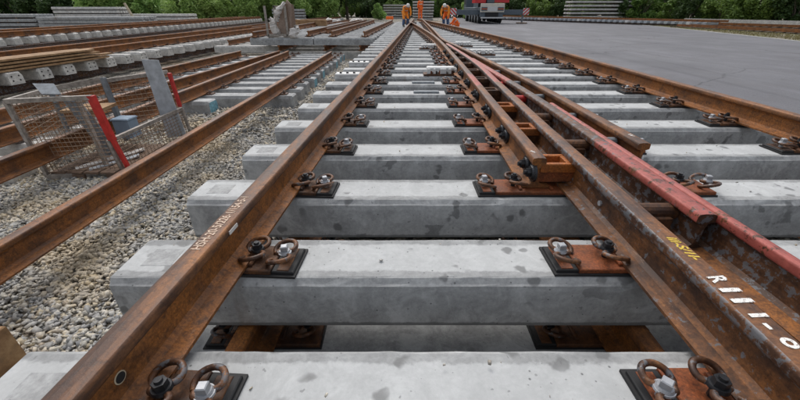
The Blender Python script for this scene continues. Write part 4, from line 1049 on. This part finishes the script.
for k in range(15):
    tree(-14+k*3.4+rgt.uniform(-1, 1), 84+rgt.uniform(-3, 3), 'mid' if k % 3 == 0 else 'dark', rgt.uniform(1., 1.35), ORD[k]+CF, 'trees behind the centre')
RF = ' tree from the left in the wood beyond the asphalt at right'
for k in range(20):
    u = k/19; x = 20+u*38+rgt.uniform(-1, 1); y = 72-u*46+rgt.uniform(-1.5, 1.5)
    tree(x+2.5, y+2, 'mid' if k % 2 else 'dark', rgt.uniform(.9, 1.2), ORD[k]+RF, 'trees beyond the parking area')
for k in range(14):
    u = k/13; tree(30+u*42, 78-u*44, 'dark', 1.3, ORD[k]+' dark tree from the left in the back row of the right wood', 'back row trees at right')
for k in range(14): bush(-36+k*1.8+rgt.uniform(-.4, .4), 50+rgt.uniform(-2, 3), 'bright', rgt.uniform(1.0, 1.5), ORD[k]+' bright yellow-green willow bush from the left, before the dark wood', 'bright willow bushes')
for k in range(7): bush(-21+k*1.9+rgt.uniform(-.6, .6), 56+rgt.uniform(-2, 3), 'bright', rgt.uniform(1.0, 1.5), ORD[k]+' bright willow bush from the left behind the scrap bin', 'willow bushes behind the scrap bin')
for k in range(22): bush(-80+k*2.6, 52+rgt.uniform(-2, 2), 'dark', rgt.uniform(1.2, 1.7), ORD[k]+' dark bush from the left at the foot of the left wood', 'undergrowth at left')
for k in range(12): bush(-9+k*2.6, 74+rgt.uniform(-2, 2), 'dark' if k % 3 else 'mid', rgt.uniform(1.1, 1.5), ORD[k]+' bush from the left at the foot of the central wood', 'undergrowth at centre')
bush(-3.0, 60, 'bright', .7, 'low yellowish bush left of the central sleeper pile', None); bush(11.2, 66, 'bright', .8, 'yellow-green bush right of the crane truck', None)
for k in range(22):
    u = k/21; bush(18+u*38+rgt.uniform(-.5, .5)-1.5, 68-u*44+rgt.uniform(-1, 1), ('mid', 'dark', 'mid')[k % 3], rgt.uniform(.9, 1.45), ORD[k]+' bush from the left at the foot of the right wood', 'undergrowth at right')
# weeds in the verge
rg = np.random.default_rng(3); n_ = 6000; u = rg.uniform(0, 1, n_); k_ = rg.normal(0, 1, n_)
X = 22.2+u*7-(rg.uniform(0, 1, n_)*0)+k_*.0; Y = 45-u*32; X = np.interp(Y, [13, 20.3, 37, 62], [20, 21.6, 25, 28.2])+rg.gamma(1.5, 1.6, n_)
a = rg.uniform(0, 6.28, n_); h_ = rg.uniform(.03, .15, n_)
P0 = np.stack([X, Y, np.full(n_, G)], 1); dx = np.stack([np.cos(a), np.sin(a), 0*a], 1)*.03
V = np.stack([P0-dx, P0+dx, P0+np.stack([rg.normal(0, .05, n_), rg.normal(0, .05, n_), h_], 1)], 1).reshape(-1, 3)
me = bpy.data.meshes.new('grass'); me.from_pydata(V.tolist(), [], [(3*i, 3*i+1, 3*i+2) for i in range(n_)]); me.materials.append(M['weed'])
tag(link('grass', me), 'sparse yellow-green weeds and grass along the asphalt edge', 'grass', None, 'stuff')
